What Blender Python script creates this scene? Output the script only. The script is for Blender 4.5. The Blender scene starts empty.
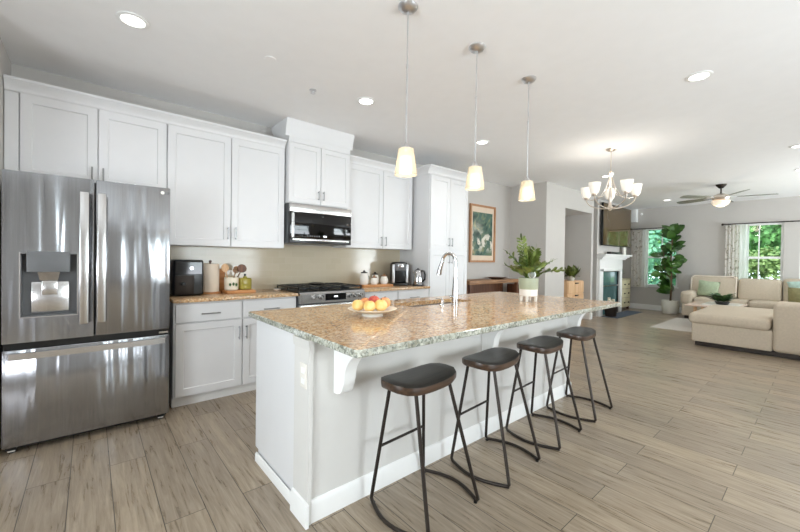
import bpy, bmesh, math, random
from mathutils import Vector, Matrix
random.seed(7)
S = bpy.context.scene
COL = S.collection
R = math.radians

# ------------------------------------------------------------------ camera
YAW, PITCH, ROLL, FPX = R(40.484), R(-0.609), R(0.806), 362.53
f0 = Vector((math.sin(YAW), math.cos(YAW), 0)); r0 = Vector((math.cos(YAW), -math.sin(YAW), 0)); u0 = Vector((0, 0, 1))
fw = f0*math.cos(PITCH) + u0*math.sin(PITCH); up = -f0*math.sin(PITCH) + u0*math.cos(PITCH)
rt = r0*math.cos(ROLL) + up*math.sin(ROLL); up = -r0*math.sin(ROLL) + up*math.cos(ROLL)
cd = bpy.data.cameras.new('camera'); cam = bpy.data.objects.new('camera', cd); COL.objects.link(cam)
M4 = Matrix.Identity(4)
for i in range(3):
    M4[i][0], M4[i][1], M4[i][2] = rt[i], up[i], -fw[i]
M4[0][3], M4[1][3], M4[2][3] = 0.0, -4.089, 1.272
cam.matrix_world = M4
cd.sensor_width = 36; cd.lens = 36*FPX/800; cd.shift_y = -3/800; cd.clip_start = .02
S.camera = cam

# ------------------------------------------------------------------ world, light, exposure
S.view_settings.view_transform = 'Standard'; S.view_settings.look = 'None'
S.view_settings.gamma = 1; S.view_settings.use_curve_mapping = False
S.view_settings.exposure = -0.04
S.cycles.use_denoising = True
S.cycles.max_bounces = 10; S.cycles.diffuse_bounces = 6; S.cycles.glossy_bounces = 5
S.cycles.transparent_max_bounces = 12
S.cycles.sample_clamp_indirect = 6
w = bpy.data.worlds.new('sky'); S.world = w; w.use_nodes = True
bg = w.node_tree.nodes['Background']; bg.inputs[0].default_value = (.80, .90, 1, 1); bg.inputs[1].default_value = 4.0

def area(name, loc, direction, sx, sy, power, color=(1, 1, 1), spread=180):
    l = bpy.data.lights.new(name, 'AREA'); l.shape = 'RECTANGLE'; l.size = sx; l.size_y = sy
    l.energy = power; l.color = color; l.spread = R(spread)
    o = bpy.data.objects.new(name, l); COL.objects.link(o); o.location = loc
    o.rotation_euler = Vector(direction).to_track_quat('-Z', 'Y').to_euler()
    return o
# added area lights outside unseen rear and left windows, tilted up as ceiling fill
FILL_COL = (.895, .928, 1)
REARWIN = [(1.8, 3.8, .25, 2.25), (7.2, 9.0, .5, 2.25), (9.6, 10.9, .5, 2.25)]  # unseen windows, added and shifted to suit the light and reflections
for i, (a, b, c, d) in enumerate(REARWIN):
    area('window_daylight', ((a+b)/2, -7.05, (c+d)/2), (0, 1, .65), b-a, d-c, (34 if a < 5 else 50)*(b-a)*(d-c), FILL_COL)
area('window_daylight', (-2.75, -4.0, 1.35), (1, 0, .5), 2.2, 1.9, 175, FILL_COL)  # added fill for island end and base cabinets, from an unseen window
sun = bpy.data.lights.new('sun', 'SUN'); sun.energy = 3.0; sun.angle = R(3); sun.color = (1, .95, .85)
so = bpy.data.objects.new('sun', sun); COL.objects.link(so); so.rotation_euler = (R(35), R(-18), 0)

# ------------------------------------------------------------------ materials
MATS = {}
def nodes(name):
    m = bpy.data.materials.new(name); m.use_nodes = True
    nt = m.node_tree; b = nt.nodes['Principled BSDF']
    MATS[name] = m
    return m, nt, b
def N(nt, typ, **kw):
    n = nt.nodes.new(typ)
    for k, v in kw.items():
        if k.startswith('i_'):
            key = k[2:]; key = int(key) if key.isdigit() else key.replace('_', ' ')
            n.inputs[key].default_value = v
        else: setattr(n, k, v)
    return n
def ramp(nt, stops, src):
    r = nt.nodes.new('ShaderNodeValToRGB'); e = r.color_ramp.elements
    while len(e) < len(stops): e.new(.5)
    for q, (p, c) in zip(e, stops):
        q.position = p; q.color = (*c, 1) if len(c) == 3 else c
    nt.links.new(src, r.inputs[0]); return r
def objco(nt, scale=(1, 1, 1)):
    t = N(nt, 'ShaderNodeTexCoord'); m = N(nt, 'ShaderNodeMapping'); m.inputs['Scale'].default_value = scale
    nt.links.new(t.outputs['Object'], m.inputs[0]); return m.outputs[0]
def basic(name, col, rough=.5, metal=0, var=.04, nscale=8, bump=0, bscale=60, stretch=(1, 1, 1), **extra):
    m, nt, b = nodes(name)
    co = objco(nt, stretch)
    nz = N(nt, 'ShaderNodeTexNoise', i_Scale=nscale, i_Detail=3); nt.links.new(co, nz.inputs[0])
    c1 = tuple(max(0, c*(1-var)) for c in col); c2 = tuple(min(1, c*(1+var)) for c in col)
    r = ramp(nt, [(.3, c1), (.7, c2)], nz.outputs[0]); nt.links.new(r.outputs[0], b.inputs['Base Color'])
    b.inputs['Roughness'].default_value = rough; b.inputs['Metallic'].default_value = metal
    if bump:
        n2 = N(nt, 'ShaderNodeTexNoise', i_Scale=bscale, i_Detail=2); nt.links.new(co, n2.inputs[0])
        bp = N(nt, 'ShaderNodeBump', i_Strength=bump, i_Distance=.002); nt.links.new(n2.outputs[0], bp.inputs['Height'])
        nt.links.new(bp.outputs[0], b.inputs['Normal'])
    for k, v in extra.items(): b.inputs[k.replace('_', ' ')].default_value = v
    return m
def srgb(r, g, b):
    return tuple(((c/255)/12.92 if c/255 <= .04045 else ((c/255+.055)/1.055)**2.4) for c in (r, g, b))

WALL = basic('wall_paint', srgb(197, 193, 188), .85, var=.01, bump=.05, bscale=200)
CEIL = basic('ceiling_paint', srgb(244, 244, 244), .9, var=.01)
TRIM = basic('white_trim', srgb(240, 240, 238), .4, var=.01)
CAB = basic('cabinet_paint', srgb(226, 226, 227), .38, var=.008)
HANDLE = basic('handle_metal', (.34, .34, .34), .35, 1, var=.05)
IPAINT = basic('island_panel_paint', srgb(214, 212, 208), .6, var=.01)
NICK = basic('brushed_nickel', (.66, .66, .67), .36, 1, var=.05)
CHAMP = basic('champagne_nickel', (.78, .70, .62), .3, 1, var=.04)
CHROME = basic('chrome', (.62, .62, .63), .12, 1, var=.03)
BLACKM = basic('dark_metal', srgb(52, 45, 40), .45, .6, var=.1)
BLACKP = basic('black_plastic', srgb(22, 23, 23), .3, var=.15)
GLASSB = basic('black_glass', srgb(8, 8, 9), .06, var=.1)
GREYP = basic('grey_plastic', srgb(112, 114, 116), .4, var=.06)
WHITEC = basic('white_ceramic', srgb(238, 234, 226), .25, var=.02)
CREAM = basic('cream_ceramic', srgb(236, 226, 206), .35, var=.03)
PAPER = basic('paper_towel', srgb(240, 226, 208), .9, var=.03, bump=.3, bscale=120)
SAGE = basic('sage_glaze', srgb(172, 180, 156), .35, var=.06)
TAUPE = basic('sofa_linen', srgb(196, 183, 164), .95, var=.05, nscale=40, bump=.4, bscale=300)
PIPING = basic('sofa_piping', srgb(232, 222, 208), .9, var=.03)
SAGEF = basic('sage_fabric', srgb(168, 182, 154), .95, var=.12, nscale=25, bump=.4, bscale=250)
OLIVEF = basic('olive_fabric', srgb(138, 134, 96), .95, var=.12, nscale=25, bump=.4, bscale=250)
TEALF = basic('aqua_fabric', srgb(186, 214, 204), .95, var=.1, nscale=25)
SOIL = basic('soil', srgb(52, 40, 30), .95, var=.3, nscale=60)
STEMG = basic('green_stem', srgb(84, 112, 50), .6, var=.1)
BARK = basic('bark', srgb(96, 74, 56), .85, var=.2, nscale=30)
RUGL = basic('light_rug', srgb(206, 202, 196), 1, var=.06, nscale=50, bump=.5, bscale=200)
RUGB = basic('slate_rug', srgb(82, 92, 106), 1, var=.1, nscale=60, bump=.4, bscale=200)
FANB = basic('fan_blade', srgb(132, 134, 122), .5, var=.1, stretch=(1, 8, 1))
SOILW = basic('woven_pot', srgb(216, 214, 204), .8, var=.05, bump=.4, bscale=90)
PEACH = basic('pale_dresser_paint', srgb(214, 206, 170), .5, var=.04)
REDM = basic('brass', (.75, .55, .32), .25, 1, var=.05)

def woodmat(name, c1, c2, rough=.45, axis=0, sc=6):
    m, nt, b = nodes(name)
    st = [9, 9, 9]; st[axis] = .9
    co = objco(nt, tuple(st))
    nz = N(nt, 'ShaderNodeTexNoise', i_Scale=sc, i_Detail=6, i_Distortion=.8); nt.links.new(co, nz.inputs[0])
    r = ramp(nt, [(.3, c1), (.7, c2)], nz.outputs[0]); nt.links.new(r.outputs[0], b.inputs['Base Color'])
    b.inputs['Roughness'].default_value = rough
    return m
SEATT = woodmat('charcoal_seat_top', srgb(38, 37, 36), srgb(62, 58, 54), .36)
SEATW = woodmat('dark_seat_wood', srgb(48, 36, 28), srgb(84, 62, 46), .33)
LIGHTW = woodmat('light_wood', srgb(206, 162, 118), srgb(232, 196, 156), .5, 2, 3)
OAK = woodmat('oak_wood', srgb(120, 84, 54), srgb(164, 122, 84), .5, 0, 3)
DARKW = woodmat('walnut_wood', srgb(74, 44, 28), srgb(116, 72, 44), .45, 2, 4)
BOARDW = woodmat('board_wood', srgb(176, 116, 64), srgb(208, 150, 96), .5, 0, 4)
FRAMEW = woodmat('frame_wood', srgb(162, 114, 76), srgb(190, 142, 100), .45, 2, 4)

def floor_mat():
    m, nt, b = nodes('floor_planks')
    t = N(nt, 'ShaderNodeTexCoord'); sp = N(nt, 'ShaderNodeSeparateXYZ'); nt.links.new(t.outputs['Object'], sp.inputs[0])
    ax = N(nt, 'ShaderNodeMath', operation='SUBTRACT', i_1=.093-.178*40); nt.links.new(sp.outputs[0], ax.inputs[0])
    ay = N(nt, 'ShaderNodeMath', operation='ADD', i_1=46.0); nt.links.new(sp.outputs[1], ay.inputs[0])
    cb = N(nt, 'ShaderNodeCombineXYZ'); nt.links.new(ay.outputs[0], cb.inputs[0]); nt.links.new(ax.outputs[0], cb.inputs[1])
    br = N(nt, 'ShaderNodeTexBrick', offset=.37, offset_frequency=2, squash=1)
    br.inputs['Color1'].default_value = (0, 0, 0, 1); br.inputs['Color2'].default_value = (1, 1, 1, 1); br.inputs['Mortar'].default_value = (.5, .5, .5, 1)
    for k, v in dict(Scale=1, Mortar_Size=.0022, Mortar_Smooth=.2, Bias=0, Brick_Width=1.22, Row_Height=.178).items():
        br.inputs[k.replace('_', ' ')].default_value = v
    nt.links.new(cb.outputs[0], br.inputs[0])
    # per-plank shift so that the grain does not run on from plank to plank
    off = N(nt, 'ShaderNodeVectorMath', operation='SCALE', i_Scale=7.3); nt.links.new(br.outputs['Color'], off.inputs[0])
    ad = N(nt, 'ShaderNodeVectorMath', operation='ADD'); nt.links.new(cb.outputs[0], ad.inputs[0]); nt.links.new(off.outputs[0], ad.inputs[1])
    mp = N(nt, 'ShaderNodeMapping'); mp.inputs['Scale'].default_value = (1.6, 22, 1); nt.links.new(ad.outputs[0], mp.inputs[0])
    g1 = N(nt, 'ShaderNodeTexNoise', i_Scale=2.2, i_Detail=8, i_Roughness=.65, i_Distortion=.6); nt.links.new(mp.outputs[0], g1.inputs[0])
    mp2 = N(nt, 'ShaderNodeMapping'); mp2.inputs['Scale'].default_value = (.45, 5.2, 1); nt.links.new(ad.outputs[0], mp2.inputs[0])
    wv = N(nt, 'ShaderNodeTexNoise', i_Scale=1.0, i_Detail=3, i_Roughness=.35, i_Distortion=.15); nt.links.new(mp2.outputs[0], wv.inputs[0])
    # cathedral rings
    ml = N(nt, 'ShaderNodeMath', operation='MULTIPLY', i_1=30.0); nt.links.new(wv.outputs[0], ml.inputs[0])
    sn = N(nt, 'ShaderNodeMath', operation='SINE'); nt.links.new(ml.outputs[0], sn.inputs[0])
    rg = ramp(nt, [(.0, (.53,)*3), (.7, (.5,)*3), (.9, (.38,)*3), (1, (.3,)*3)], sn.outputs[0])
    base = ramp(nt, [(.25, srgb(122, 108, 90)), (.5, srgb(156, 141, 122)), (.78, srgb(186, 171, 151))], g1.outputs[0])
    tone = ramp(nt, [(0, (.84, .84, .85)), (1, (1.1, 1.09, 1.06))], br.outputs['Color'])
    mx = N(nt, 'ShaderNodeMixRGB', blend_type='MULTIPLY', i_Fac=1); nt.links.new(base.outputs[0], mx.inputs[1]); nt.links.new(tone.outputs[0], mx.inputs[2])
    mo = N(nt, 'ShaderNodeMixRGB', blend_type='OVERLAY', i_Fac=.22); nt.links.new(mx.outputs[0], mo.inputs[1]); nt.links.new(rg.outputs[0], mo.inputs[2])
    mm = N(nt, 'ShaderNodeMixRGB', blend_type='MIX'); mm.inputs[2].default_value = (*srgb(70, 61, 50), 1)
    nt.links.new(br.outputs['Fac'], mm.inputs[0]); nt.links.new(mo.outputs[0], mm.inputs[1])
    nt.links.new(mm.outputs[0], b.inputs['Base Color'])
    rr = ramp(nt, [(.3, (.25,)*3), (.7, (.36,)*3)], g1.outputs[0]); nt.links.new(rr.outputs[0], b.inputs['Roughness'])
    b.inputs['Specular IOR Level'].default_value = .5
    bp = N(nt, 'ShaderNodeBump', i_Strength=.18, i_Distance=.002); nt.links.new(g1.outputs[0], bp.inputs['Height']); nt.links.new(bp.outputs[0], b.inputs['Normal'])
    return m
FLOOR = floor_mat()

def granite(name, base, tan, dark, white, k=1.0):
    m, nt, b = nodes(name); co = objco(nt)
    n1 = N(nt, 'ShaderNodeTexNoise', i_Scale=14*k, i_Detail=6, i_Roughness=.7, i_Distortion=1.2); nt.links.new(co, n1.inputs[0])
    n2 = N(nt, 'ShaderNodeTexVoronoi', i_Scale=95*k); nt.links.new(co, n2.inputs[0])
    n3 = N(nt, 'ShaderNodeTexNoise', i_Scale=70*k, i_Detail=4, i_Roughness=.7); nt.links.new(co, n3.inputs[0])
    r1 = ramp(nt, [(.32, tan), (.5, base), (.68, white)], n1.outputs[0])
    r2 = ramp(nt, [(.0, (0, 0, 0)), (.42, (0, 0, 0)), (.5, (.55,)*3), (.6, (1, 1, 1))], n3.outputs[0])
    sp = N(nt, 'ShaderNodeSeparateXYZ'); nt.links.new(n2.outputs['Color'], sp.inputs[0])
    r3 = ramp(nt, [(.0, dark), (.12, dark), (.2, tan), (.55, base), (.9, white)], sp.outputs[0])
    mx = N(nt, 'ShaderNodeMixRGB', i_Fac=.5); nt.links.new(r1.outputs[0], mx.inputs[1]); nt.links.new(r3.outputs[0], mx.inputs[2])
    mk = N(nt, 'ShaderNodeMixRGB', blend_type='MIX'); mk.inputs[1].default_value = (*dark, 1)
    r4 = ramp(nt, [(.34, (.1,)*3), (.44, (1, 1, 1))], n3.outputs[0]); nt.links.new(r4.outputs[0], mk.inputs[0]); nt.links.new(mx.outputs[0], mk.inputs[2])
    nt.links.new(mk.outputs[0], b.inputs['Base Color']); b.inputs['Roughness'].default_value = .12
    return m
GRAN = granite('granite_top', srgb(214, 174, 128), srgb(180, 126, 80), srgb(78, 62, 52), srgb(234, 216, 186))
GRAN_LIT_EDGE = granite('granite_edge', srgb(168, 172, 160), srgb(140, 134, 112), srgb(38, 44, 46), srgb(222, 222, 210))  # same stone; grey-green light on the polished edge is put into the colour

def steel(name, col, rough, bstr, sx):
    m, nt, b = nodes(name)
    co = objco(nt, (1, 1, .02)); nz = N(nt, 'ShaderNodeTexNoise', i_Scale=160, i_Detail=3); nt.links.new(co, nz.inputs[0])
    r = ramp(nt, [(.3, tuple(c*.94 for c in col)), (.7, tuple(min(1, c*1.06) for c in col))], nz.outputs[0]); nt.links.new(r.outputs[0], b.inputs['Base Color'])
    co2 = objco(nt, (sx, sx, .55)); n2 = N(nt, 'ShaderNodeTexNoise', i_Scale=1.0, i_Detail=1.5, i_Distortion=.25); nt.links.new(co2, n2.inputs[0])
    bp = N(nt, 'ShaderNodeBump', i_Strength=bstr, i_Distance=.05); nt.links.new(n2.outputs[0], bp.inputs['Height']); nt.links.new(bp.outputs[0], b.inputs['Normal'])
    b.inputs['Metallic'].default_value = 1; b.inputs['Roughness'].default_value = rough
    b.inputs['Anisotropic'].default_value = .5
    return m
STEEL = steel('stainless_steel', (.42, .43, .45), .2, .6, 9)
STEEL2 = steel('stainless_trim', (.66, .65, .64), .25, .0, 3)

def tile_mat():
    m, nt, b = nodes('subway_tile')
    t = N(nt, 'ShaderNodeTexCoord'); sp = N(nt, 'ShaderNodeSeparateXYZ'); nt.links.new(t.outputs['Object'], sp.inputs[0])
    cb = N(nt, 'ShaderNodeCombineXYZ'); nt.links.new(sp.outputs[0], cb.inputs[0]); nt.links.new(sp.outputs[2], cb.inputs[1])
    br = N(nt, 'ShaderNodeTexBrick', offset=.5)
    br.inputs['Color1'].default_value = (*srgb(196, 184, 160), 1); br.inputs['Color2'].default_value = (*srgb(200, 188, 165), 1); br.inputs['Mortar'].default_value = (*srgb(204, 194, 174), 1)
    for k, v in dict(Scale=1, Mortar_Size=.0012, Brick_Width=.15, Row_Height=.075).items(): br.inputs[k.replace('_', ' ')].default_value = v
    nt.links.new(cb.outputs[0], br.inputs[0]); nt.links.new(br.outputs['Color'], b.inputs['Base Color'])
    b.inputs['Roughness'].default_value = .12
    bp = N(nt, 'ShaderNodeBump', i_Strength=.2, i_Distance=.002, invert=True); nt.links.new(br.outputs['Fac'], bp.inputs['Height']); nt.links.new(bp.outputs[0], b.inputs['Normal'])
    return m
TILE = tile_mat()

def emis(name, col, strength, base=None):
    m, nt, b = nodes(name)
    co = objco(nt); nz = N(nt, 'ShaderNodeTexNoise', i_Scale=5); nt.links.new(co, nz.inputs[0])
    r = ramp(nt, [(.3, tuple(c*.97 for c in col)), (.7, col)], nz.outputs[0])
    b.inputs['Base Color'].default_value = (*(base or col), 1)
    nt.links.new(r.outputs[0], b.inputs['Emission Color']); b.inputs['Emission Strength'].default_value = strength
    b.inputs['Roughness'].default_value = .4
    return m
E_DOWN = emis('downlight_lens', (1, .98, .94), 6)
E_PEND = emis('pendant_diffuser', (1, .93, .80), 3.0)
E_CHAN = emis('chandelier_glass', (1, .93, .80), .38, (.85, .8, .72))
E_FAN = emis('fan_bowl_glass', (1, .82, .62), .5, (.9, .8, .68))
E_DISP = emis('display_lit', (.9, .95, 1), 1.2)
def thin_glass(name, tint, clear, rough=.02, diff=None):
    m, nt, b = nodes(name)
    out = nt.nodes['Material Output']
    tr = N(nt, 'ShaderNodeBsdfTransparent'); tr.inputs[0].default_value = (*tint, 1)
    b.inputs['Base Color'].default_value = (*(diff or (.9, .9, .9)), 1); b.inputs['Roughness'].default_value = rough
    fr = N(nt, 'ShaderNodeFresnel', i_IOR=1.45)
    ma = N(nt, 'ShaderNodeMath', operation='MAXIMUM', i_1=1-clear); nt.links.new(fr.outputs[0], ma.inputs[0])
    mx = N(nt, 'ShaderNodeMixShader'); nt.links.new(ma.outputs[0], mx.inputs[0]); nt.links.new(tr.outputs[0], mx.inputs[1]); nt.links.new(b.outputs[0], mx.inputs[2])
    nt.links.new(mx.outputs[0], out.inputs[0])
    return m
def pane_glass():
    m, nt, b = nodes('window_glass'); out = nt.nodes['Material Output']
    tr = N(nt, 'ShaderNodeBsdfTransparent'); tr.inputs[0].default_value = (.96, .99, .97, 1)
    gl = N(nt, 'ShaderNodeBsdfGlossy', i_Roughness=.01)
    fr = N(nt, 'ShaderNodeFresnel', i_IOR=1.3)
    mx = N(nt, 'ShaderNodeMixShader'); nt.links.new(fr.outputs[0], mx.inputs[0]); nt.links.new(tr.outputs[0], mx.inputs[1]); nt.links.new(gl.outputs[0], mx.inputs[2])
    nt.links.new(mx.outputs[0], out.inputs[0]); return m
PANE = pane_glass()
SHADEG = thin_glass('pendant_shade_glass', (1, .95, .85), .45, .15, (.95, .88, .74))
OILG = thin_glass('oil_bottle_glass', (.86, .78, .3), .5, .05, (.5, .44, .1))
CLEARG = thin_glass('clear_glass', (.9, .94, .92), .7, .03, (.75, .8, .78))

def leafmat(name, c1, c2, rough=.4, sc=9, trans=.0):
    m, nt, b = nodes(name); co = objco(nt)
    nz = N(nt, 'ShaderNodeTexNoise', i_Scale=sc, i_Detail=3); nt.links.new(co, nz.inputs[0])
    r = ramp(nt, [(.3, c1), (.7, c2)], nz.outputs[0]); nt.links.new(r.outputs[0], b.inputs['Base Color'])
    b.inputs['Roughness'].default_value = rough
    return m
ZZL = leafmat('zz_leaf', srgb(56, 76, 28), srgb(128, 142, 70), .32, 14)
FIGL = leafmat('fig_leaf', srgb(28, 58, 22), srgb(76, 116, 46), .28, 5)
DKL = leafmat('dark_leaf', srgb(34, 66, 34), srgb(78, 112, 60), .5, 20)
FERN = leafmat('fern_leaf', srgb(54, 70, 22), srgb(110, 120, 52), .5, 20)
TREEA = leafmat('tree_leaf', srgb(50, 110, 56), srgb(134, 186, 108), .6, 1.2)
TREEB = leafmat('tree_leaf_blue', srgb(46, 108, 88), srgb(120, 176, 138), .6, 1.2)
SHRUB = leafmat('shrub_leaf', srgb(84, 116, 56), srgb(142, 164, 98), .6, 2)
GRASS = leafmat('lawn_grass', srgb(88, 126, 62), srgb(130, 168, 92), .9, 3)

def curtain_mat():
    m, nt, b = nodes('floral_curtain'); co = objco(nt, (1, 1, 1))
    v = N(nt, 'ShaderNodeTexNoise', i_Scale=11, i_Detail=5, i_Distortion=1.6); nt.links.new(co, v.inputs[0])
    r = ramp(nt, [(.34, srgb(178, 172, 156)), (.40, srgb(216, 210, 198)), (.45, srgb(238, 235, 228)), (.7, srgb(242, 239, 233))], v.outputs[0])
    nt.links.new(r.outputs[0], b.inputs['Base Color']); b.inputs['Roughness'].default_value = .9
    out = nt.nodes['Material Output']; tl = N(nt, 'ShaderNodeBsdfTranslucent'); nt.links.new(r.outputs[0], tl.inputs[0])
    mx = N(nt, 'ShaderNodeMixShader', i_Fac=.5); nt.links.new(b.outputs[0], mx.inputs[1]); nt.links.new(tl.outputs[0], mx.inputs[2]); nt.links.new(mx.outputs[0], out.inputs[0])
    return m
CURT = curtain_mat()
def sheer_mat():
    m, nt, b = nodes('sheer_lining'); out = nt.nodes['Material Output']
    b.inputs['Base Color'].default_value = (.92, .92, .9, 1); b.inputs['Roughness'].default_value = .9
    tl = N(nt, 'ShaderNodeBsdfTranslucent'); tl.inputs[0].default_value = (.95, .95, .93, 1)
    mx = N(nt, 'ShaderNodeMixShader', i_Fac=.65); nt.links.new(b.outputs[0], mx.inputs[1]); nt.links.new(tl.outputs[0], mx.inputs[2]); nt.links.new(mx.outputs[0], out.inputs[0])
    return m
SHEER = sheer_mat()
def art_mat():
    m, nt, b = nodes('art_print'); t = N(nt, 'ShaderNodeTexCoord'); mp = N(nt, 'ShaderNodeMapping'); nt.links.new(t.outputs['Object'], mp.inputs[0])
    n = N(nt, 'ShaderNodeTexNoise', i_Scale=5, i_Detail=4, i_Distortion=1); nt.links.new(mp.outputs[0], n.inputs[0])
    r = ramp(nt, [(.3, srgb(40, 62, 56)), (.5, srgb(84, 112, 100)), (.62, srgb(132, 140, 108)), (.72, srgb(170, 150, 110))], n.outputs[0])
    n2 = N(nt, 'ShaderNodeTexNoise', i_Scale=9, i_Detail=3); nt.links.new(mp.outputs[0], n2.inputs[0])
    sp = N(nt, 'ShaderNodeSeparateXYZ'); nt.links.new(t.outputs['Object'], sp.inputs[0])
    ab = N(nt, 'ShaderNodeMath', operation='SUBTRACT', i_1=1.62); nt.links.new(sp.outputs[2], ab.inputs[0])
    aa = N(nt, 'ShaderNodeMath', operation='ABSOLUTE'); nt.links.new(ab.outputs[0], aa.inputs[0])
    band = ramp(nt, [(.08, (1, 1, 1)), (.22, (0, 0, 0))], aa.outputs[0])
    wh = ramp(nt, [(.5, (0, 0, 0)), (.56, (1, 1, 1))], n2.outputs[0])
    mu = N(nt, 'ShaderNodeMixRGB', blend_type='MULTIPLY', i_Fac=1); nt.links.new(band.outputs[0], mu.inputs[1]); nt.links.new(wh.outputs[0], mu.inputs[2])
    mx = N(nt, 'ShaderNodeMixRGB'); mx.inputs[2].default_value = (*srgb(226, 222, 208), 1); nt.links.new(mu.outputs[0], mx.inputs[0]); nt.links.new(r.outputs[0], mx.inputs[1])
    nt.links.new(mx.outputs[0], b.inputs['Base Color']); b.inputs['Roughness'].default_value = .15
    return m
ART = art_mat()
def fruit_mat(name, c1, c2):
    m, nt, b = nodes(name); co = objco(nt)
    n = N(nt, 'ShaderNodeTexNoise', i_Scale=18, i_Detail=2); nt.links.new(co, n.inputs[0])
    r = ramp(nt, [(.35, c1), (.65, c2)], n.outputs[0]); nt.links.new(r.outputs[0], b.inputs['Base Color']); b.inputs['Roughness'].default_value = .45
    return m
YEL = fruit_mat('yellow_peach', srgb(240, 190, 104), srgb(248, 216, 150))
ORA = fruit_mat('orange_peach', srgb(230, 144, 96), srgb(244, 190, 128))
REDF = fruit_mat('red_apple', srgb(176, 50, 44), srgb(216, 110, 84))

# ------------------------------------------------------------------ mesh builder
def woff(o):
    v = Vector((0, 0, 0))
    while o: v += o.location; o = o.parent
    return v
class MB:
    def __init__(s): s.bm = bmesh.new()
    def _m(s, geo, mi=0):
        for f in geo:
            if isinstance(f, bmesh.types.BMFace): f.material_index = mi
    def box(s, x0, y0, z0, x1, y1, z1, bev=0, seg=2, mi=0):
        c = ((x0+x1)/2, (y0+y1)/2, (z0+z1)/2)
        mt = Matrix.Translation(c) @ Matrix.Diagonal((abs(x1-x0), abs(y1-y0), abs(z1-z0), 1))
        g = bmesh.ops.create_cube(s.bm, size=1, matrix=mt)
        vs = g['verts']; fs = list({f for v in vs for f in v.link_faces}); s._m(fs, mi)
        if bev:
            es = list({e for v in vs for e in v.link_edges})
            r = bmesh.ops.bevel(s.bm, geom=es, offset=bev, segments=seg, profile=.5, affect='EDGES', clamp_overlap=True); s._m(r['faces'], mi)
        return s
    def hexa(s, pts, mi=0):
        v = [s.bm.verts.new(p) for p in pts]
        for a in ((3, 2, 1, 0), (4, 5, 6, 7), (0, 1, 5, 4), (1, 2, 6, 5), (2, 3, 7, 6), (3, 0, 4, 7)):
            s.bm.faces.new([v[i] for i in a]).material_index = mi
        return s
    def ring(s, ctr, axis, r, n, ref=None):
        z = Vector(axis).normalized(); x = (ref or (Vector((1, 0, 0)) if abs(z.x) < .9 else Vector((0, 1, 0))))
        x = (x - z*x.dot(z)).normalized(); y = z.cross(x)
        return [s.bm.verts.new(Vector(ctr) + x*r*math.cos(2*math.pi*i/n) + y*r*math.sin(2*math.pi*i/n)) for i in range(n)], x
    def skin(s, rings, cap=True, mi=0, closed=False):
        n = len(rings[0]); prs = list(zip(rings, rings[1:])) + ([(rings[-1], rings[0])] if closed else [])
        for a, b in prs:
            for i in range(n):
                s.bm.faces.new((a[i], a[(i+1) % n], b[(i+1) % n], b[i])).material_index = mi
        if cap and not closed:
            s.bm.faces.new(rings[0][::-1]).material_index = mi; s.bm.faces.new(rings[-1]).material_index = mi
        return s
    def cyl(s, p0, p1, ra, rb=None, n=20, cap=True, mi=0):
        p0, p1 = Vector(p0), Vector(p1); ax = p1-p0
        a, x = s.ring(p0, ax, ra, n); b, _ = s.ring(p1, ax, ra if rb is None else rb, n, x)
        return s.skin([a, b], cap, mi)
    def tube(s, pts, r, n=10, closed=False, mi=0):
        pts = [Vector(p) for p in pts]; rings = []; x = None
        for i, p in enumerate(pts):
            if closed: t = pts[(i+1) % len(pts)] - pts[i-1]
            else: t = pts[min(i+1, len(pts)-1)] - pts[max(i-1, 0)]
            rr = r[i] if isinstance(r, (list, tuple)) else r
            rg, x = s.ring(p, t, rr, n, x); rings.append(rg)
        return s.skin(rings, True, mi, closed)
    def lathe(s, prof, c=(0, 0, 0), n=32, mi=0, cap=False):
        rings = []
        for r, z in prof:
            rings.append([s.bm.verts.new((c[0]+max(r, 1e-4)*math.cos(2*math.pi*i/n), c[1]+max(r, 1e-4)*math.sin(2*math.pi*i/n), c[2]+z)) for i in range(n)])
        return s.skin(rings, cap, mi)
    def ball(s, c, r, u=16, v=10, mi=0):
        r = (r, r, r) if not isinstance(r, (list, tuple)) else r
        g = bmesh.ops.create_uvsphere(s.bm, u_segments=u, v_segments=v, radius=1, matrix=Matrix.Translation(c) @ Matrix.Diagonal((*r, 1)))
        s._m({f for q in g['verts'] for f in q.link_faces}, mi); return s
    def prism(s, poly, axis, a, b, mi=0):
        def pt(u, v, w): return {'x': (w, u, v), 'y': (u, w, v), 'z': (u, v, w)}[axis]
        A = [s.bm.verts.new(pt(u, v, a)) for u, v in poly]; B = [s.bm.verts.new(pt(u, v, b)) for u, v in poly]
        n = len(poly)
        for i in range(n): s.bm.faces.new((A[i], A[(i+1) % n], B[(i+1) % n], B[i])).material_index = mi
        s.bm.faces.new(A[::-1]).material_index = mi; s.bm.faces.new(B).material_index = mi
        return s
    def shaker(s, x0, x1, z0, z1, yf, th=.02, rail=.058, rec=.009):
        """door facing -Y with its front at y = yf"""
        g = bmesh.ops.create_cube(s.bm, size=1, matrix=Matrix.Translation(((x0+x1)/2, yf+th/2, (z0+z1)/2)) @ Matrix.Diagonal((x1-x0, th, z1-z0, 1)))
        f = [f for f in {f for v in g['verts'] for f in v.link_faces} if f.normal.y < -.9 or all(abs(v.co.y-yf) < 1e-6 for v in f.verts)][0]
        bmesh.ops.inset_region(s.bm, faces=[f], thickness=rail, use_even_offset=True)
        q = bmesh.ops.inset_region(s.bm, faces=[f], thickness=.006, use_even_offset=True)
        for v in f.verts: v.co.y += rec
        return s
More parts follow.
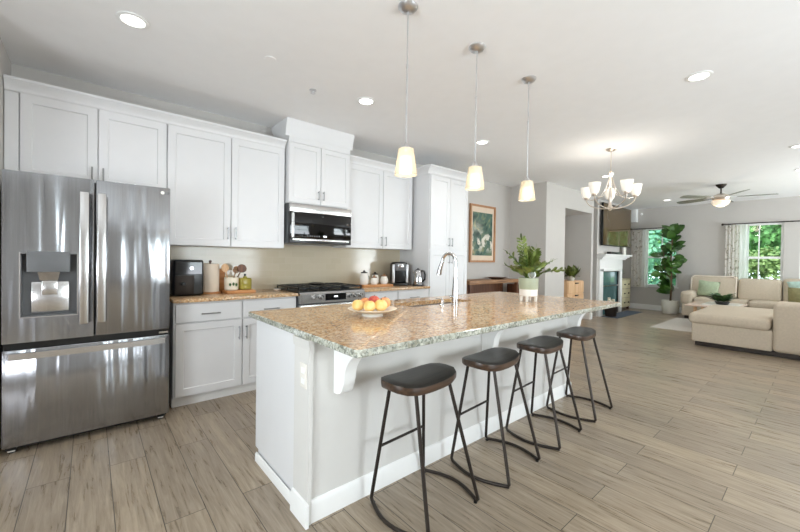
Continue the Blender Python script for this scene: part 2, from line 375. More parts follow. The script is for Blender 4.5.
    def leaf(s, base, d, nrm, L, W, bend=.2, mi=0):
        base = Vector(base); d = Vector(d).normalized(); nrm = Vector(nrm); sd = d.cross(nrm)
        if sd.length < 1e-3: sd = d.cross(Vector((1, .3, .2)))
        sd.normalize(); nn = sd.cross(d).normalized()
        rows = []
        for t, wd in ((0, .08), (.25, .75), (.55, 1), (.82, .7), (1, .05)):
            c = base + d*L*t - nn*bend*L*t*t
            rows.append([s.bm.verts.new(c - sd*W*.5*wd + nn*W*.1*wd), s.bm.verts.new(c), s.bm.verts.new(c + sd*W*.5*wd + nn*W*.1*wd)])
        for a, b in zip(rows, rows[1:]):
            for i in range(2): s.bm.faces.new((a[i], a[i+1], b[i+1], b[i])).material_index = mi
        return s
    def build(s, name, mat, parent=None, smooth=35, offset=None):
        off = woff(parent) if parent else Vector((0, 0, 0))
        bmesh.ops.recalc_face_normals(s.bm, faces=s.bm.faces)
        me = bpy.data.meshes.new(name)
        for v in s.bm.verts: v.co -= off
        s.bm.to_mesh(me); s.bm.free()
        for m in (mat if isinstance(mat, (list, tuple)) else [mat]): me.materials.append(m)
        me.polygons.foreach_set('use_smooth', [True]*len(me.polygons))
        me.set_sharp_from_angle(angle=R(smooth))
        o = bpy.data.objects.new(name, me); COL.objects.link(o)
        if parent: o.parent = parent
        return o
def tag(o, label=None, cat=None, group=None, kind=None):
    if label: o['label'] = label
    if cat: o['category'] = cat
    if group: o['group'] = group
    if kind: o['kind'] = kind
    return o
def thing(name, loc, label, cat, group=None):
    o = bpy.data.objects.new(name, None); COL.objects.link(o); o.location = loc; o.empty_display_size = .1
    return tag(o, label, cat, group)
def single(name, mb, mat, loc, label, cat, group=None, smooth=35):
    """a thing that is one mesh; its origin at loc"""
    for v in mb.bm.verts: v.co -= Vector(loc)
    o = mb.build(name, mat, None, smooth); o.location = loc
    return tag(o, label, cat, group)
def struct(name, mb, mat, label=None, cat=None, parent=None):
    o = mb.build(name, mat, parent)
    if not parent: tag(o, label or name.replace('_', ' '), cat or name.split('_')[0], None, 'structure')
    return o
def copy_tree(o, parent=None):
    c = o.copy(); COL.objects.link(c)
    if parent: c.parent = parent
    for ch in [q for q in bpy.data.objects if q.parent == o]: copy_tree(ch, c)
    return c
def pull(mb, x, y, z, L, vert=True, out=.03, r=.0055):
    """bar pull on a face at y (facing -Y)"""
    h = L/2; e = h-.012
    if vert:
        mb.cyl((x, y-out, z-h), (x, y-out, z+h), r, n=10)
        for q in (-e, e): mb.cyl((x, y, z+q), (x, y-out, z+q), r*.85, n=8)
    else:
        mb.cyl((x-h, y-out, z), (x+h, y-out, z), r, n=10)
        for q in (-e, e): mb.cyl((x+q, y, z), (x+q, y-out, z), r*.85, n=8)
    return mb
def text_mesh(name, body, size, mat, parent, loc, rot, ext=.0008):
    c = bpy.data.curves.new(name, 'FONT'); c.body = body; c.size = size; c.extrude = ext; c.align_x = 'CENTER'; c.align_y = 'CENTER'
    t = bpy.data.objects.new(name, c); COL.objects.link(t)
    me = bpy.data.meshes.new_from_object(t.evaluated_get(bpy.context.evaluated_depsgraph_get()))
    bpy.data.objects.remove(t); me.name = name
    me.materials.clear(); me.materials.append(mat)
    o = bpy.data.objects.new(name, me); COL.objects.link(o); o.parent = parent
    o.location = Vector(loc) - woff(parent); o.rotation_euler = rot
    return o

# ================================================================== SETTING
H = 2.736
X0, X1, Y0, Y1 = -2.5, 11.5, -6.8, 0.0
struct('floor', MB().box(X0, Y0, -.1, X1, Y1, 0), FLOOR, 'grey brown wood plank floor', 'floor')
struct('ceiling', MB().box(X0, Y0, H, X1, Y1, H+.1), CEIL, 'smooth white ceiling', 'ceiling')
struct('wall_back', MB().box(X0, 0, -.1, X1+.15, .15, H+.1), WALL, 'grey back wall behind the cabinets', 'wall')
mb = MB(); mb.box(-.62, -.86, 0, -.47, 0, H); struct('wall_side', mb, WALL, 'short return wall beside the fridge', 'wall')
def wall_holes(plane, c0, c1, a0, a1, z0, z1, holes):
    """wall slab between c0..c1 on the axis across it, running a0..a1, with rectangular holes (a, b, zlo, zhi)"""
    m = MB()
    def bx(a, b, zl, zh):
        if b-a < 1e-4 or zh-zl < 1e-4: return
        if plane == 'x': m.box(c0, a, zl, c1, b, zh)
        else: m.box(a, c0, zl, b, c1, zh)
    cur = a0
    for (a, b, zl, zh) in sorted(holes):
        bx(cur, a, z0, z1); bx(a, b, z0, zl); bx(a, b, zh, z1); cur = b
    bx(cur, a1, z0, z1); return m
FARWIN = [(-1.63, -.91, .64, 2.2), (-3.50, -2.72, .64, 2.2), (-4.55, -3.74, .64, 2.2)]
struct('wall_right', wall_holes('x', X1, X1+.15, Y0, Y1, -.1, H+.1, FARWIN), WALL, 'grey far wall with white windows', 'wall')
struct('wall_front', wall_holes('y', Y0-.15, Y0, X0-.15, X1+.15, -.1, H+.1, REARWIN), WALL, 'grey wall with windows behind the camera', 'wall')
struct('wall_left', wall_holes('x', X0-.15, X0, Y0, Y1, -.1, H+.1, [(-5.1, -2.9, .4, 2.3)]), WALL, 'grey left wall', 'wall')
# wall block with the alcove opening
BX0, BX1, BYF = 6.37, 8.47, -.75
mb = MB(); mb.box(BX0, BYF, 0, 7.12, 0, H); mb.box(8.37, BYF, 0, BX1, 0, H); mb.box(7.12, BYF, 2.33, 8.37, 0, H)
struct('wall_partition', mb, WALL, 'grey wall block with alcove opening', 'wall')
# chimney breast
CY = -.66
mb = MB(); mb.box(8.92, CY, 0, 9.18, 0, H); mb.box(10.30, CY, 0, 10.42, 0, H); mb.box(9.18, CY, 1.06, 10.30, 0, H); mb.box(9.18, -.2, 0, 10.30, 0, 1.06)
struct('wall_chimney', mb, WALL, 'grey chimney breast above the fireplace', 'wall')
# baseboards
def bb(name, *b):
    m = MB(); m.box(*b, bev=.004, seg=1); struct(name, m, TRIM, 'white '+name.replace('_', ' '), 'baseboard')
bb('baseboard_right', X1-.016, Y0, 0, X1, -.02, .14)
bb('baseboard_back', 4.30, -.016, 0, BX0-.016, 0, .14)
bb('baseboard_partition', BX0-.016, BYF-.016, 0, 7.12, BYF, .14)
bb('baseboard_partition_side', BX0-.016, BYF, 0, BX0, -.016, .14)
bb('baseboard_alcove', 8.354, BYF, 0, 8.37, 0, .14)
bb('baseboard_pier', 8.37, BYF-.016, 0, BX1, BYF, .14)
bb('baseboard_recess', 10.42, -.016, 0, X1-.016, 0, .14)
# windows in the far wall
def window(idx, a, b, z0, z1, plane='x', c=X1, outward=1, muntin=True):
    """double hung window in a wall whose room face is at c"""
    fr = .045; d0, d1 = c+outward*.05, c+outward*.10
    lo, hi = min(d0, d1), max(d0, d1)
    def B(m, p, q, zl, zh, e=0):
        if plane == 'x': m.box(lo-e, p, zl, hi+e, q, zh)
        else: m.box(p, lo-e, zl, q, hi+e, zh)
    m = MB(); B(m, a, a+fr, z0, z1); B(m, b-fr, b, z0, z1); B(m, a+fr, b-fr, z0, z0+fr); B(m, a+fr, b-fr, z1-fr, z1)
    o = struct('window_%d' % idx, m, TRIM, 'white framed window %d' % idx, 'window')
    zm = (z0+z1)/2; m = MB(); B(m, a+fr, b-fr, zm-.025, zm+.025, .003); m.build('meeting_rail', TRIM, o)
    if muntin:
        ym = (a+b)/2
        for zl, zh in ((z0+fr, zm-.025), (zm+.025, z1-fr)):
            m = MB()
            if plane == 'x': m.box((lo+hi)/2-.012, ym-.010, zl, (lo+hi)/2+.012, ym+.010, zh)
            else: m.box(ym-.010, (lo+hi)/2-.012, zl, ym+.010, (lo+hi)/2+.012, zh)
            m.build('muntin', TRIM, o)
    for zl, zh in ((z0+fr, zm-.025), (zm+.025, z1-fr)):
        m = MB(); k = (lo+hi)/2
        if plane == 'x': m.box(k-.003, a+fr, zl, k+.003, b-fr, zh)
        else: m.box(a+fr, k-.003, zl, b-fr, k+.003, zh)
        m.build('pane', PANE, o)
    m = MB()
    if plane == 'x': m.box(c-.03, a-.03, z0-.02, c+outward*.05, b+.03, z0, bev=.004, seg=1)
    else: m.box(a-.03, min(c-outward*.03, c+outward*.05), z0-.02, b+.03, max(c-outward*.03, c+outward*.05), z0, bev=.004, seg=1)
    m.build('window_sill', TRIM, o)
    return o
for i, q in enumerate(FARWIN): window(i+1, *q)
for i, (a, b, c, d) in enumerate(REARWIN): window(i+4, a, b, c, d, 'y', Y0, -1)  # unseen rear windows, added to carry the fill lights
window(7, -5.1, -2.9, .4, 2.3, 'x', X0, -1)  # unseen left window, added as a light source for the island end

# ================================================================== KITCHEN CABINETS
UY, BY = -.33, -.63           # door fronts
def door(parent, x0, x1, z0, z1, yf, hx=None, hz=None, rail=.058, name='cabinet_door', hl=.12):
    d = MB().shaker(x0+.002, x1-.002, z0, z1, yf, .02, rail).build(name, CAB, parent, 25)
    if hx is not None: pull(MB(), hx, yf, hz, hl).build('handle', HANDLE, d)
    return d
def drawer(parent, x0, x1, z0, z1, yf, hl=.15):
    d = MB().box(x0+.002, yf, z0, x1-.002, yf+.02, z1, bev=.003, seg=1).build('drawer', CAB, parent)
    pull(MB(), (x0+x1)/2, yf, (z0+z1)/2-.01, hl, False).build('handle', HANDLE, d)
    return d
def crown(parent, x0, x1, yf, z0, z1, out, left=None, right=None, name='crown_moulding'):
    m = MB(); n = 6
    prof = [(0, z0)]
    for i in range(n+1):
        t = i/n; prof.append((-out*(.15+.75*(1-math.cos(t*math.pi/2))), z0+(z1-z0)*(.12+.68*t)))
    prof += [(-out, z1-.018), (-out, z1), (0, z1)]
    m.prism([(yf+u, v) for u, v in prof], 'x', x0-(out if left else 0), x1+(out if right else 0))
    for sgn, fl, xx in ((-1, left, x0), (1, right, x1)):
        if fl is not None and fl is not False:
            m.prism([(xx-sgn*u*1, v) for u, v in prof], 'y', yf-.0, fl)
    return m.build(name, CAB, parent, 25)
ZT = 2.45                       # carcass tops
# cabinet over the fridge
c = thing('wall_cabinet', (.02, -.15, 1.80), 'white two-door wall cabinet directly above the stainless fridge', 'cabinet', 'white kitchen wall cabinets')
MB().box(-.465, UY+.02, 1.815, .510, -.002, ZT).build('cabinet_body', CAB, c)
MB().box(-.465, UY, 1.815, -.395, UY+.02, ZT-.03).build('filler_strip', CAB, c)
door(c, -.39, .040, 1.83, ZT-.025, UY, .007, 1.90); door(c, .044, .500, 1.83, ZT-.025, UY, .075, 1.90)
crown(c, -.465, .511, UY, ZT-.025, 2.515, .05)
# two tall doors
c = thing('wall_cabinet', (1.04, -.15, 1.37), 'white wall cabinet with two tall doors between fridge and microwave', 'cabinet', 'white kitchen wall cabinets')
MB().box(.512, UY+.02, 1.37, 1.574, -.002, ZT).build('cabinet_body', CAB, c)
door(c, .512, 1.036, 1.375, ZT-.025, UY, 1.008, 1.50); door(c, 1.040, 1.573, 1.375, ZT-.025, UY, 1.078, 1.50)
crown(c, .511, 1.572, UY, ZT-.025, 2.515, .05)
# cabinet above the microwave
MY = -.40
c = thing('wall_cabinet', (1.94, -.2, 1.86), 'white ceiling-height wall cabinet above the microwave', 'cabinet', 'white kitchen wall cabinets')
MB().box(1.59, MY+.02, 1.86, 2.345, -.002, H-.09).build('cabinet_body', CAB, c)
door(c, 1.591, 1.963, 1.87, 2.50, MY, 1.930, 1.965, .05, hl=.1); door(c, 1.967, 2.343, 1.87, 2.50, MY, 1.992, 1.965, .05, hl=.1)
MB().box(1.59, MY, 2.503, 2.345, MY+.02, H-.08).build('frieze_board', CAB, c)
crown(c, 1.59, 2.335, MY, 2.56, H-.002, .042, left=-.001, right=-.001)
# right uppers
c = thing('wall_cabinet', (2.9, -.15, 1.40), 'white wall cabinet with two doors between microwave and tall pantry', 'cabinet', 'white kitchen wall cabinets')
MB().box(2.348, UY+.02, 1.405, 3.425, -.002, ZT).build('cabinet_body', CAB, c)
door(c, 2.350, 2.905, 1.41, ZT-.025, UY, 2.872, 1.50); door(c, 2.909, 3.42, 1.41, ZT-.025, UY, 2.945, 1.50)
crown(c, 2.358, 3.425, UY, ZT-.025, 2.515, .05)
# pantry
PX0, PX1 = 3.475, 4.275
c = thing('pantry_cabinet', (3.88, -.3, 0), 'tall white pantry cabinet with four shaker doors beside the coffee maker', 'cabinet')
MB().box(PX0, BY+.02, .10, PX1, -.002, 2.46).build('cabinet_body', CAB, c)
MB().box(PX0, BY+.07, 0, PX1, -.002, .10).build('toe_kick', CAB, c)
xm = (PX0+PX1)/2
door(c, PX0+.01, xm-.001, 1.415, 2.42, BY, xm-.03, 1.52); door(c, xm+.001, PX1-.01, 1.415, 2.42, BY, xm+.03, 1.52)
door(c, PX0+.01, xm-.001, .11, 1.395, BY, xm-.03, 1.28); door(c, xm+.001, PX1-.01, .11, 1.395, BY, xm+.03, 1.28)
crown(c, PX0, PX1, BY, 2.425, 2.54, .055, left=-.001, right=-.001)
# base cabinets
def base(x0, x1, xs, label):
    c = thing('base_cabinet', ((x0+x1)/2, -.3, 0), label, 'cabinet', 'white kitchen base cabinets')
    MB().box(x0, BY+.02, .085, x1, -.01, .884).build('cabinet_body', CAB, c)
    MB().box(x0, -.565, 0, x1, -.01, .085).build('toe_kick', TRIM, c)
    return c
c = base(.520, 1.585, 0, 'white base cabinet with two drawers under the air fryer counter')
drawer(c, .532, 1.058, .715, .868, BY); drawer(c, 1.066, 1.583, .715, .868, BY)
door(c, .532, 1.058, .10, .705, BY, 1.030, .585); door(c, 1.066, 1.583, .10, .705, BY, 1.094, .585)
c = base(2.405, 3.473, 0, 'white base cabinet with two drawers under the coffee maker counter')
drawer(c, 2.42, 2.925, .715, .868, BY); drawer(c, 2.933, 3.465, .715, .868, BY)
door(c, 2.42, 2.925, .10, .705, BY, 2.89, .585); door(c, 2.933, 3.465, .10, .705, BY, 2.97, .585)
single('countertop', MB().box(.512, -.655, .884, 1.592, -.002, .914, bev=.004), GRAN, (1.05, -.3, .884), 'speckled granite counter holding the air fryer and paper towel', 'countertop')
single('countertop', MB().box(2.395, -.655, .884, 3.473, -.002, .914, bev=.004), GRAN, (2.9, -.3, .884), 'speckled granite counter holding the coffee maker and kettle', 'countertop')
tag(MB().box(.512, -.012, .914, 3.474, 0, 1.42).build('tile_backsplash', TILE), 'glossy beige subway tile backsplash', 'backsplash', None, 'structure')
# ------------------------------------------------------------------ refrigerator
FY = -.78
t = thing('refrigerator', (.03, -.4, 0), 'stainless steel french-door refrigerator with water dispenser at left wall', 'refrigerator')
MB().box(-.42, FY+.075, .03, .468, -.05, 1.785).build('fridge_body', GREYP, t)
ld = MB()
lx0, lx1, lz0, lz1 = -.420, .018, .705, 1.795
dx0, dx1, dz0, dz1 = -.338, -.070, .868, 1.275
th = .07
ld.box(lx0, FY, lz0, dx0, FY+th, lz1).box(dx1, FY, lz0, lx1, FY+th, lz1).box(dx0, FY, lz0, dx1, FY+th, dz0).box(dx0, FY, dz1, dx1, FY+th, lz1)
ldo = ld.build('left_door', STEEL, t)
MB().box(.028, FY, lz0, .470, FY+th, lz1, bev=.006).build('right_door', STEEL, t)
rdo = bpy.data.objects[-1] if False else [o for o in bpy.data.objects if o.name.startswith('right_door')][0]
fz = MB().box(-.420, FY, .045, .470, FY+th, .662, bev=.006).build('freezer_drawer', STEEL, t)
MB().box(-.415, FY+.02, .662, .465, FY+th, .705).build('drawer_gap_trim', BLACKP, t)
MB().box(.400, FY+.004, .672, .462, FY+.02, .690, bev=.003, seg=1).build('hinge_cover', CHROME, t)
# door handles: flat bars with a bevelled outer face
for nm, par, hx0, hx1 in (('handle', ldo, -.058, -.008), ('handle', rdo, .034, .084)):
    m = MB(); yo = FY-.052
    m.box(hx0, yo, .80, hx1, yo+.022, 1.70, bev=.008)
    for z in (.86, 1.64): m.box(hx0+.012, yo+.02, z-.03, hx1-.012, FY, z+.03)
    m.build(nm, STEEL2, par)
m = MB(); pts = []
m.prism([(-.40, -.0), (-.385, -.045), (-.30, -.055), (.35, -.055), (.435, -.045), (.45, 0), (.425, 0), (.40, -.026), (.33, -.033), (-.28, -.033), (-.355, -.026), (-.375, 0)], 'z', .606, .646)
for v in m.bm.verts: v.co.y += FY
m.build('handle', STEEL2, fz)
# dispenser
m = MB(); e = .004
m.box(dx0, FY+.066, dz0, dx1, FY+.07, dz1)
m.box(dx0, FY+.004, dz0, dx0+e, FY+.066, dz1); m.box(dx1-e, FY+.004, dz0, dx1, FY+.066, dz1); m.box(dx0, FY+.004, dz1-e, dx1, FY+.066, dz1); m.box(dx0, FY+.004, dz0, dx1, FY+.066, dz0+e)
dp = m.build('dispenser_recess', GREYP, ldo)
m = MB(); bz = .007
m.box(dx0-bz, FY-.004, dz0-bz, dx0, FY+.004, dz1+bz); m.box(dx1, FY-.004, dz0-bz, dx1+bz, FY+.004, dz1+bz); m.box(dx0, FY-.004, dz0-bz, dx1, FY+.004, dz0)
m.build('dispenser_bezel', STEEL2, ldo)
MB().box(-.312, FY-.006, 1.155, -.105, FY+.05, 1.29, bev=.004).build('control_panel', GREYP, ldo)
MB().box(-.295, FY+.045, .885, -.110, FY+.064, 1.09, bev=.006).build('back_plate', STEEL2, ldo)
m = MB(); m.hexa([(-.252, FY+.01, 1.10), (-.165, FY+.01, 1.10), (-.165, FY+.055, 1.10), (-.252, FY+.055, 1.10), (-.262, FY+.005, 1.155), (-.155, FY+.005, 1.155), (-.155, FY+.055, 1.155), (-.262, FY+.055, 1.155)])
m.build('nozzle', CHROME, ldo)
MB().box(-.245, FY+.02, 1.005, -.165, FY+.035, 1.10, bev=.006).build('paddle', STEEL2, ldo)
# feet and badge
for x in (-.38, .42):
    MB().cyl((x, FY+.05, 0), (x, FY+.05, .03), .018).box(x-.025, FY+.02, .022, x+.025, FY+.08, .045).build('foot', BLACKP, t)
    MB().box(x-.018, FY+.03, .008, x+.018, FY+.05, .026, bev=.003, seg=1).build('roller', WHITEC, t)
MB().box(-.41, FY+.05, .02, .46, FY+.07, .05).build('kick_grille', BLACKP, t)
lg = MB().cyl((.418, FY-.002, 1.755), (.418, FY, 1.755), .013, n=24).build('logo', WHITEC, rdo)
text_mesh('logo_letters', 'LG', .026, GREYP, rdo, (.448, FY-.001, 1.755), (R(90), 0, 0))

# ------------------------------------------------------------------ microwave
t = thing('microwave', (1.955, -.2, 1.43), 'black glass over-the-range microwave with stainless trim above the gas range', 'microwave')
mx0, mx1 = 1.602, 2.368
MB().box(mx0, MY+.03, 1.43, mx1, -.014, 1.855).build('microwave_body', GREYP, t)
MB().box(mx0, MY-.01, 1.765, mx1, MY+.03, 1.850, bev=.004).build('vent_strip', STEEL2, t)
d = MB().box(mx0, MY-.008, 1.485, mx1, MY+.03, 1.762, bev=.004).build('door', GLASSB, t)
MB().box(mx0+.03, MY-.012, 1.458, mx1-.03, MY-.004, 1.482, bev=.003).build('handle', STEEL2, d)
MB().box(mx0+.02, MY-.0095, 1.765-.012, mx0+.05, MY-.008, 1.49).build('door_trim', STEEL2, d)
MB().box(mx0, MY-.006, 1.43, mx1, MY+.03, 1.482, bev=.003).build('bottom_strip', BLACKP, t)
for k in range(6): MB().box(1.80+k*.028, MY-.0095, 1.505, 1.815+k*.028, MY-.008, 1.52).build('button', GREYP, d)
MB().box(2.0, MY-.0095, 1.505, 2.04, MY-.008, 1.522).build('display', E_DISP, d)
text_mesh('logo', 'LG', .022, GREYP, t, (1.99, MY-.009, 1.735), (R(90), 0, 0))

# ------------------------------------------------------------------ range
RY = -.68; rx0, rx1 = 1.600, 2.388
t = thing('gas_range', (1.99, -.35, 0), 'stainless slide-in gas range with black grates below the microwave', 'stove')
MB().box(rx0, RY+.05, .04, rx1, -.02, .90).build('range_body', GREYP, t)
MB().box(rx0+.02, RY+.1, 0, rx1-.02, -.05, .04).build('plinth', BLACKP, t)
MB().box(rx0-.004, RY+.02, .90, rx1+.004, -.014, .926, bev=.004).build('cooktop', BLACKP, t)
m = MB(); m.prism([(RY, .805), (RY-.002, .90), (RY+.03, .926), (RY+.10, .926), (RY+.10, .805)], 'x', rx0, rx1)
cp = m.build('control_panel', STEEL2, t)
MB().box(1.885, RY-.0045, .825, 2.135, RY+.0, .895).build('display_panel', GLASSB, cp)
MB().box(1.985, RY-.006, .856, 2.03, RY-.0045, .872).build('display', E_DISP, cp)
for x in (1.755, 1.835, 2.18, 2.25, 2.325):
    k = MB().cyl((x, RY-.002, .862), (x, RY-.012, .862), .03, .03, n=20).cyl((x, RY-.012, .862), (x, RY-.042, .862), .024, .021, n=20).build('knob', STEEL2, cp)
    MB().box(x-.003, RY-.044, .862, x+.003, RY-.0415, .882).build('pointer', BLACKP, k)
od = MB().box(rx0+.004, RY, .20, rx1-.004, RY+.05, .79, bev=.004).build('oven_door', STEEL2, t)
MB().box(rx0+.1, RY-.003, .30, rx1-.1, RY, .66).build('oven_window', GLASSB, od)
MB().cyl((rx0+.05, RY-.05, .74), (rx1-.05, RY-.05, .74), .012).cyl((rx0+.08, RY, .74), (rx0+.08, RY-.05, .74), .009).cyl((rx1-.08, RY, .74), (rx1-.08, RY-.05, .74), .009).build('oven_handle', STEEL2, od)
MB().box(rx0+.004, RY, .05, rx1-.004, RY+.05, .19, bev=.004).build('warming_drawer', STEEL2, t)
for k, (a, b) in enumerate(((1.605, 1.862), (1.866, 2.122), (2.126, 2.384))):
    m = MB(); z0, z1 = .950, .966
    m.box(a, -.62, z0, a+.012, -.07, z1).box(b-.012, -.62, z0, b, -.07, z1).box(a, -.62, z0, b, -.608, z1).box(a, -.082, z0, b, -.07, z1)
    for y in (-.53, -.44, -.345, -.25, -.16): m.box(a, y-.005, z0+.002, b, y+.005, z1)
    m.box((a+b)/2-.006, -.62, z0, (a+b)/2+.006, -.07, z1)
    for x in (a+.006, b-.006):
        for y in (-.614, -.345, -.076): m.box(x-.006, y-.006, .926, x+.006, y+.006, z0)
    m.build('grate', BLACKP, t)
    for y in (-.48, -.2): MB().cyl(((a+b)/2, y, .926), ((a+b)/2, y, .944), .045, .04).build('burner', BLACKP, t)
single('griddle_lid', MB().lathe([(0, .0), (.09, .0), (.095, .012), (.05, .022), (0, .024)], (2.02, -.22, .966), 24), BLACKP, (2.02, -.22, .966), 'flat black lid lying on the middle range grate', 'lid')

# ================================================================== ISLAND
IX0, IX1, IYF, IYB = .805, 3.535, -2.50, -1.90
t = thing('kitchen_island', (2.17, -2.1, 0), 'long white kitchen island with baseboard and carved corbels', 'kitchen island')
MB().box(IX0, IYF, .0, IX1, IYB+.10, .700).box(IX0, IYF, .70, 1.79, IYB+.10, .882).box(2.62, IYF, .70, IX1, IYB+.10, .882).box(1.79, IYF, .70, 2.62, -2.14, .882).build('island_body', CAB, t)
MB().box(IX0-.002, IYF-.002, .10, IX1+.002, IYF, .882).build('seating_panel', IPAINT, t)
# kitchen-side cabinet fronts
for i in range(4):
    a = IX0+.02+i*.678; d = MB(); d.box(a, IYB+.10, .11, a+.67, IYB+.12, .70, bev=.003, seg=1); d.build('cabinet_door', CAB, t)
    d = MB(); d.box(a, IYB+.10, .715, a+.67, IYB+.12, .87, bev=.003, seg=1); d.build('drawer_front', CAB, t)
MB().box(IX0-.008, -2.36, .08, IX0, IYB+.125, .882).build('end_panel', CAB, t)
m = MB(); m.box(IX0-.02, -2.52, 0, IX0, -2.36, .86)
m.prism([(IX0, .82), (IX0-.021, .835), (IX0-.028, .882), (IX0, .882)], 'y', -2.53, -2.35)
m.build('corner_post', IPAINT, t)
# baseboards
m = MB(); prof = [(0, 0), (-.016, 0), (-.016, .085), (-.008, .105), (0, .11)]
m.prism([(IYF+u, v) for u, v in prof], 'x', IX0-.02, IX1+.016); m.build('front_baseboard', TRIM, t)
m = MB(); m.prism([(IX0-.02+u, v) for u, v in prof], 'y', -2.536, -2.36); m.build('post_baseboard', TRIM, t)
m = MB(); m.prism([(IX0-.008+u*.7, v*.5) for u, v in prof], 'y', -2.36, IYB+.10); m.build('end_baseboard', TRIM, t)
m = MB(); m.prism([(IX1-u, v) for u, v in prof], 'y', IYF-.016, IYB+.10); m.build('far_baseboard', TRIM, t)
# corbels
def corbel(xc):
    w = .032; L = .30; top = .882; hgt = .285
    pr = [(0, top), (-L, top), (-L, top-.028), (-L+.02, top-.04)]
    for i in range(9):
        a = i/8*math.pi/2; pr.append((-.10-(L-.13)*(1-math.sin(a))*1.0, top-.045-(.15)*(1-math.cos(a))))
    pr += [(-.094, top-.215), (-.090, top-.228)]
    for i in range(6):
        a = i/5*math.pi/2; pr.append((-.072*math.cos(a)-.012, top-.235-.05*math.sin(a)))
    pr += [(0, top-hgt)]
    m = MB(); m.prism([(IYF+u, v) for u, v in pr], 'x', xc-w, xc+w); return m.build('corbel', TRIM, t, 30)
corbel(.962); corbel(2.17); corbel(3.50)
o = MB().box(IX0-.025, -2.502, .645, IX0-.02, -2.432, .765, bev=.002, seg=1).build('outlet_plate', WHITEC, t)
for z in (.68, .73): MB().box(IX0-.0275, -2.484, z-.014, IX0-.025, -2.45, z+.014).build('socket', TRIM, o)
# countertop with sink cut-out
CX0, CX1, CY0, CY1 = .785, 3.62, -2.918, -1.635
SX0, SX1, SY0, SY1 = 1.83, 2.57, -2.09, -1.84
m = MB(); rings = []
def rrect(x0, y0, x1, y1, r, z, n=5):
    out = []
    for cx_, cy_, a0 in ((x1-r, y1-r, 0), (x0+r, y1-r, 90), (x0+r, y0+r, 180), (x1-r, y0+r, 270)):
        for i in range(n+1): a = R(a0+90*i/n); out.append(m.bm.verts.new((cx_+r*math.cos(a), cy_+r*math.sin(a), z)))
    return out
zt, zb = .914, .882
Ri = [rrect(SX0, SY0, SX1, SY1, .05, zb), rrect(SX0, SY0, SX1, SY1, .05, zt)]
e = .004
Ro = [rrect(CX0+e, CY0+e, CX1-e, CY1-e, .02, zt), rrect(CX0, CY0, CX1, CY1, .022, zt-e), rrect(CX0, CY0, CX1, CY1, .022, zb+e), rrect(CX0+e, CY0+e, CX1-e, CY1-e, .02, zb)]
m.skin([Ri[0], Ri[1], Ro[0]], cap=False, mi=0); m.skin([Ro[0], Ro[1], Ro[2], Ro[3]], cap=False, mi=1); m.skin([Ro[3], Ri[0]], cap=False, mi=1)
ct = single('island_countertop', m, [GRAN, GRAN_LIT_EDGE], (2.2, -2.26, .882), 'large speckled granite slab topping the island', 'countertop', smooth=40)
# sink
t = thing('kitchen_sink', ((SX0+SX1)/2, (SY0+SY1)/2, .70), 'stainless undermount sink in the island countertop', 'sink')
m = MB(); rs = [rrect(SX0-.012, SY0-.012, SX1+.012, SY1+.012, .05, .8815), rrect(SX0-.004, SY0-.004, SX1+.004, SY1+.004, .05, .8815), rrect(SX0+.004, SY0+.004, SX1-.004, SY1-.004, .05, .72), rrect(SX0+.03, SY0+.03, SX1-.03, SY1-.03, .05, .705)]
m.skin(rs, cap=False); m.bm.faces.new(rs[-1])
m.build('basin', STEEL2, t)
MB().cyl((2.2, -1.96, .706), (2.2, -1.96, .712), .045).build('drain', CHROME, t)
# faucet
fx, fy = 2.20, -2.19
t = thing('faucet', (fx, fy, .914), 'tall chrome pull-down faucet standing behind the sink', 'faucet')
MB().lathe([(.0, 0), (.031, 0), (.031, .008), (.026, .014), (.025, .10), (.018, .22)], (fx, fy, .914), 24).build('faucet_base', CHROME, t)
pts = [(fx, fy, 1.10), (fx, fy, 1.20)]
rr = .055
for i in range(13):
    a = math.pi*i/12; pts.append((fx-.3*rr*(1-math.cos(a)), fy+rr*(1-math.cos(a)), 1.26+rr*math.sin(a)*1.15))
MB().tube(pts, .0135, 14).build('spout', CHROME, t)
e = Vector(pts[-1]); m = MB(); m.tube([e, e+Vector((-.006, .02, -.06)), e+Vector((-.009, .03, -.11))], [.0145, .018, .021], 14); m.build('spray_head', CHROME, t)
MB().cyl((fx, fy, .965), (fx-.06, fy-.01, .985), .008).ball((fx-.064, fy-.011, .986), .011).build('handle', CHROME, t)
# soap dispenser
single('soap_dispenser', MB().lathe([(0, 0), (.018, 0), (.018, .008), (.011, .014), (.011, .045), (.006, .05), (.006, .06), (0, .062)], (fx-.11, fy+.035, .914), 18).cyl((fx-.11, fy+.035, .968), (fx-.125, fy+.09, .965), .005), CHROME, (fx-.11, fy+.035, .914), 'short chrome soap pump left of the faucet', 'soap dispenser')

# ------------------------------------------------------------------ fruit bowl
bx, by, bz = 1.355, -2.24, .914
t = thing('fruit_bowl', (bx, by, bz), 'cream footed fruit plate on the granite island', 'bowl')
MB().lathe([(0, .0), (.062, 0), (.064, .004), (.058, .016), (.065, .020), (.11, .026), (.150, .042), (.155, .046), (.150, .048), (.11, .034), (.06, .028), (0, .027)], (bx, by, bz), 40).build('plate', CREAM, t)
MB().lathe([(.060, 0), (.067, 0), (.067, .006), (.060, .014)], (bx, by, bz), 40).build('foot_ring', WHITEC, t)
def fruit(name, px, py, pz, r, mat, label, stem=True):
    f = thing(name, (px, py, pz), label, 'fruit', 'fruit in the footed bowl')
    m = MB(); n = 20; pr = []
    for i in range(13):
        a = math.pi*i/12; q = r*math.sin(a)*(1+.05*math.cos(a)); z = -r*math.cos(a)*.93
        if i > 9: z -= r*.12*((i-9)/3)**2
        pr.append((q, z))
    m.lathe(pr, (px, py, pz), n); m.build('flesh', mat, f, 60)
    MB().cyl((px, py, pz+r*.78), (px+.004, py, pz+r*.98), .003, n=8).build('stem', BARK, f)
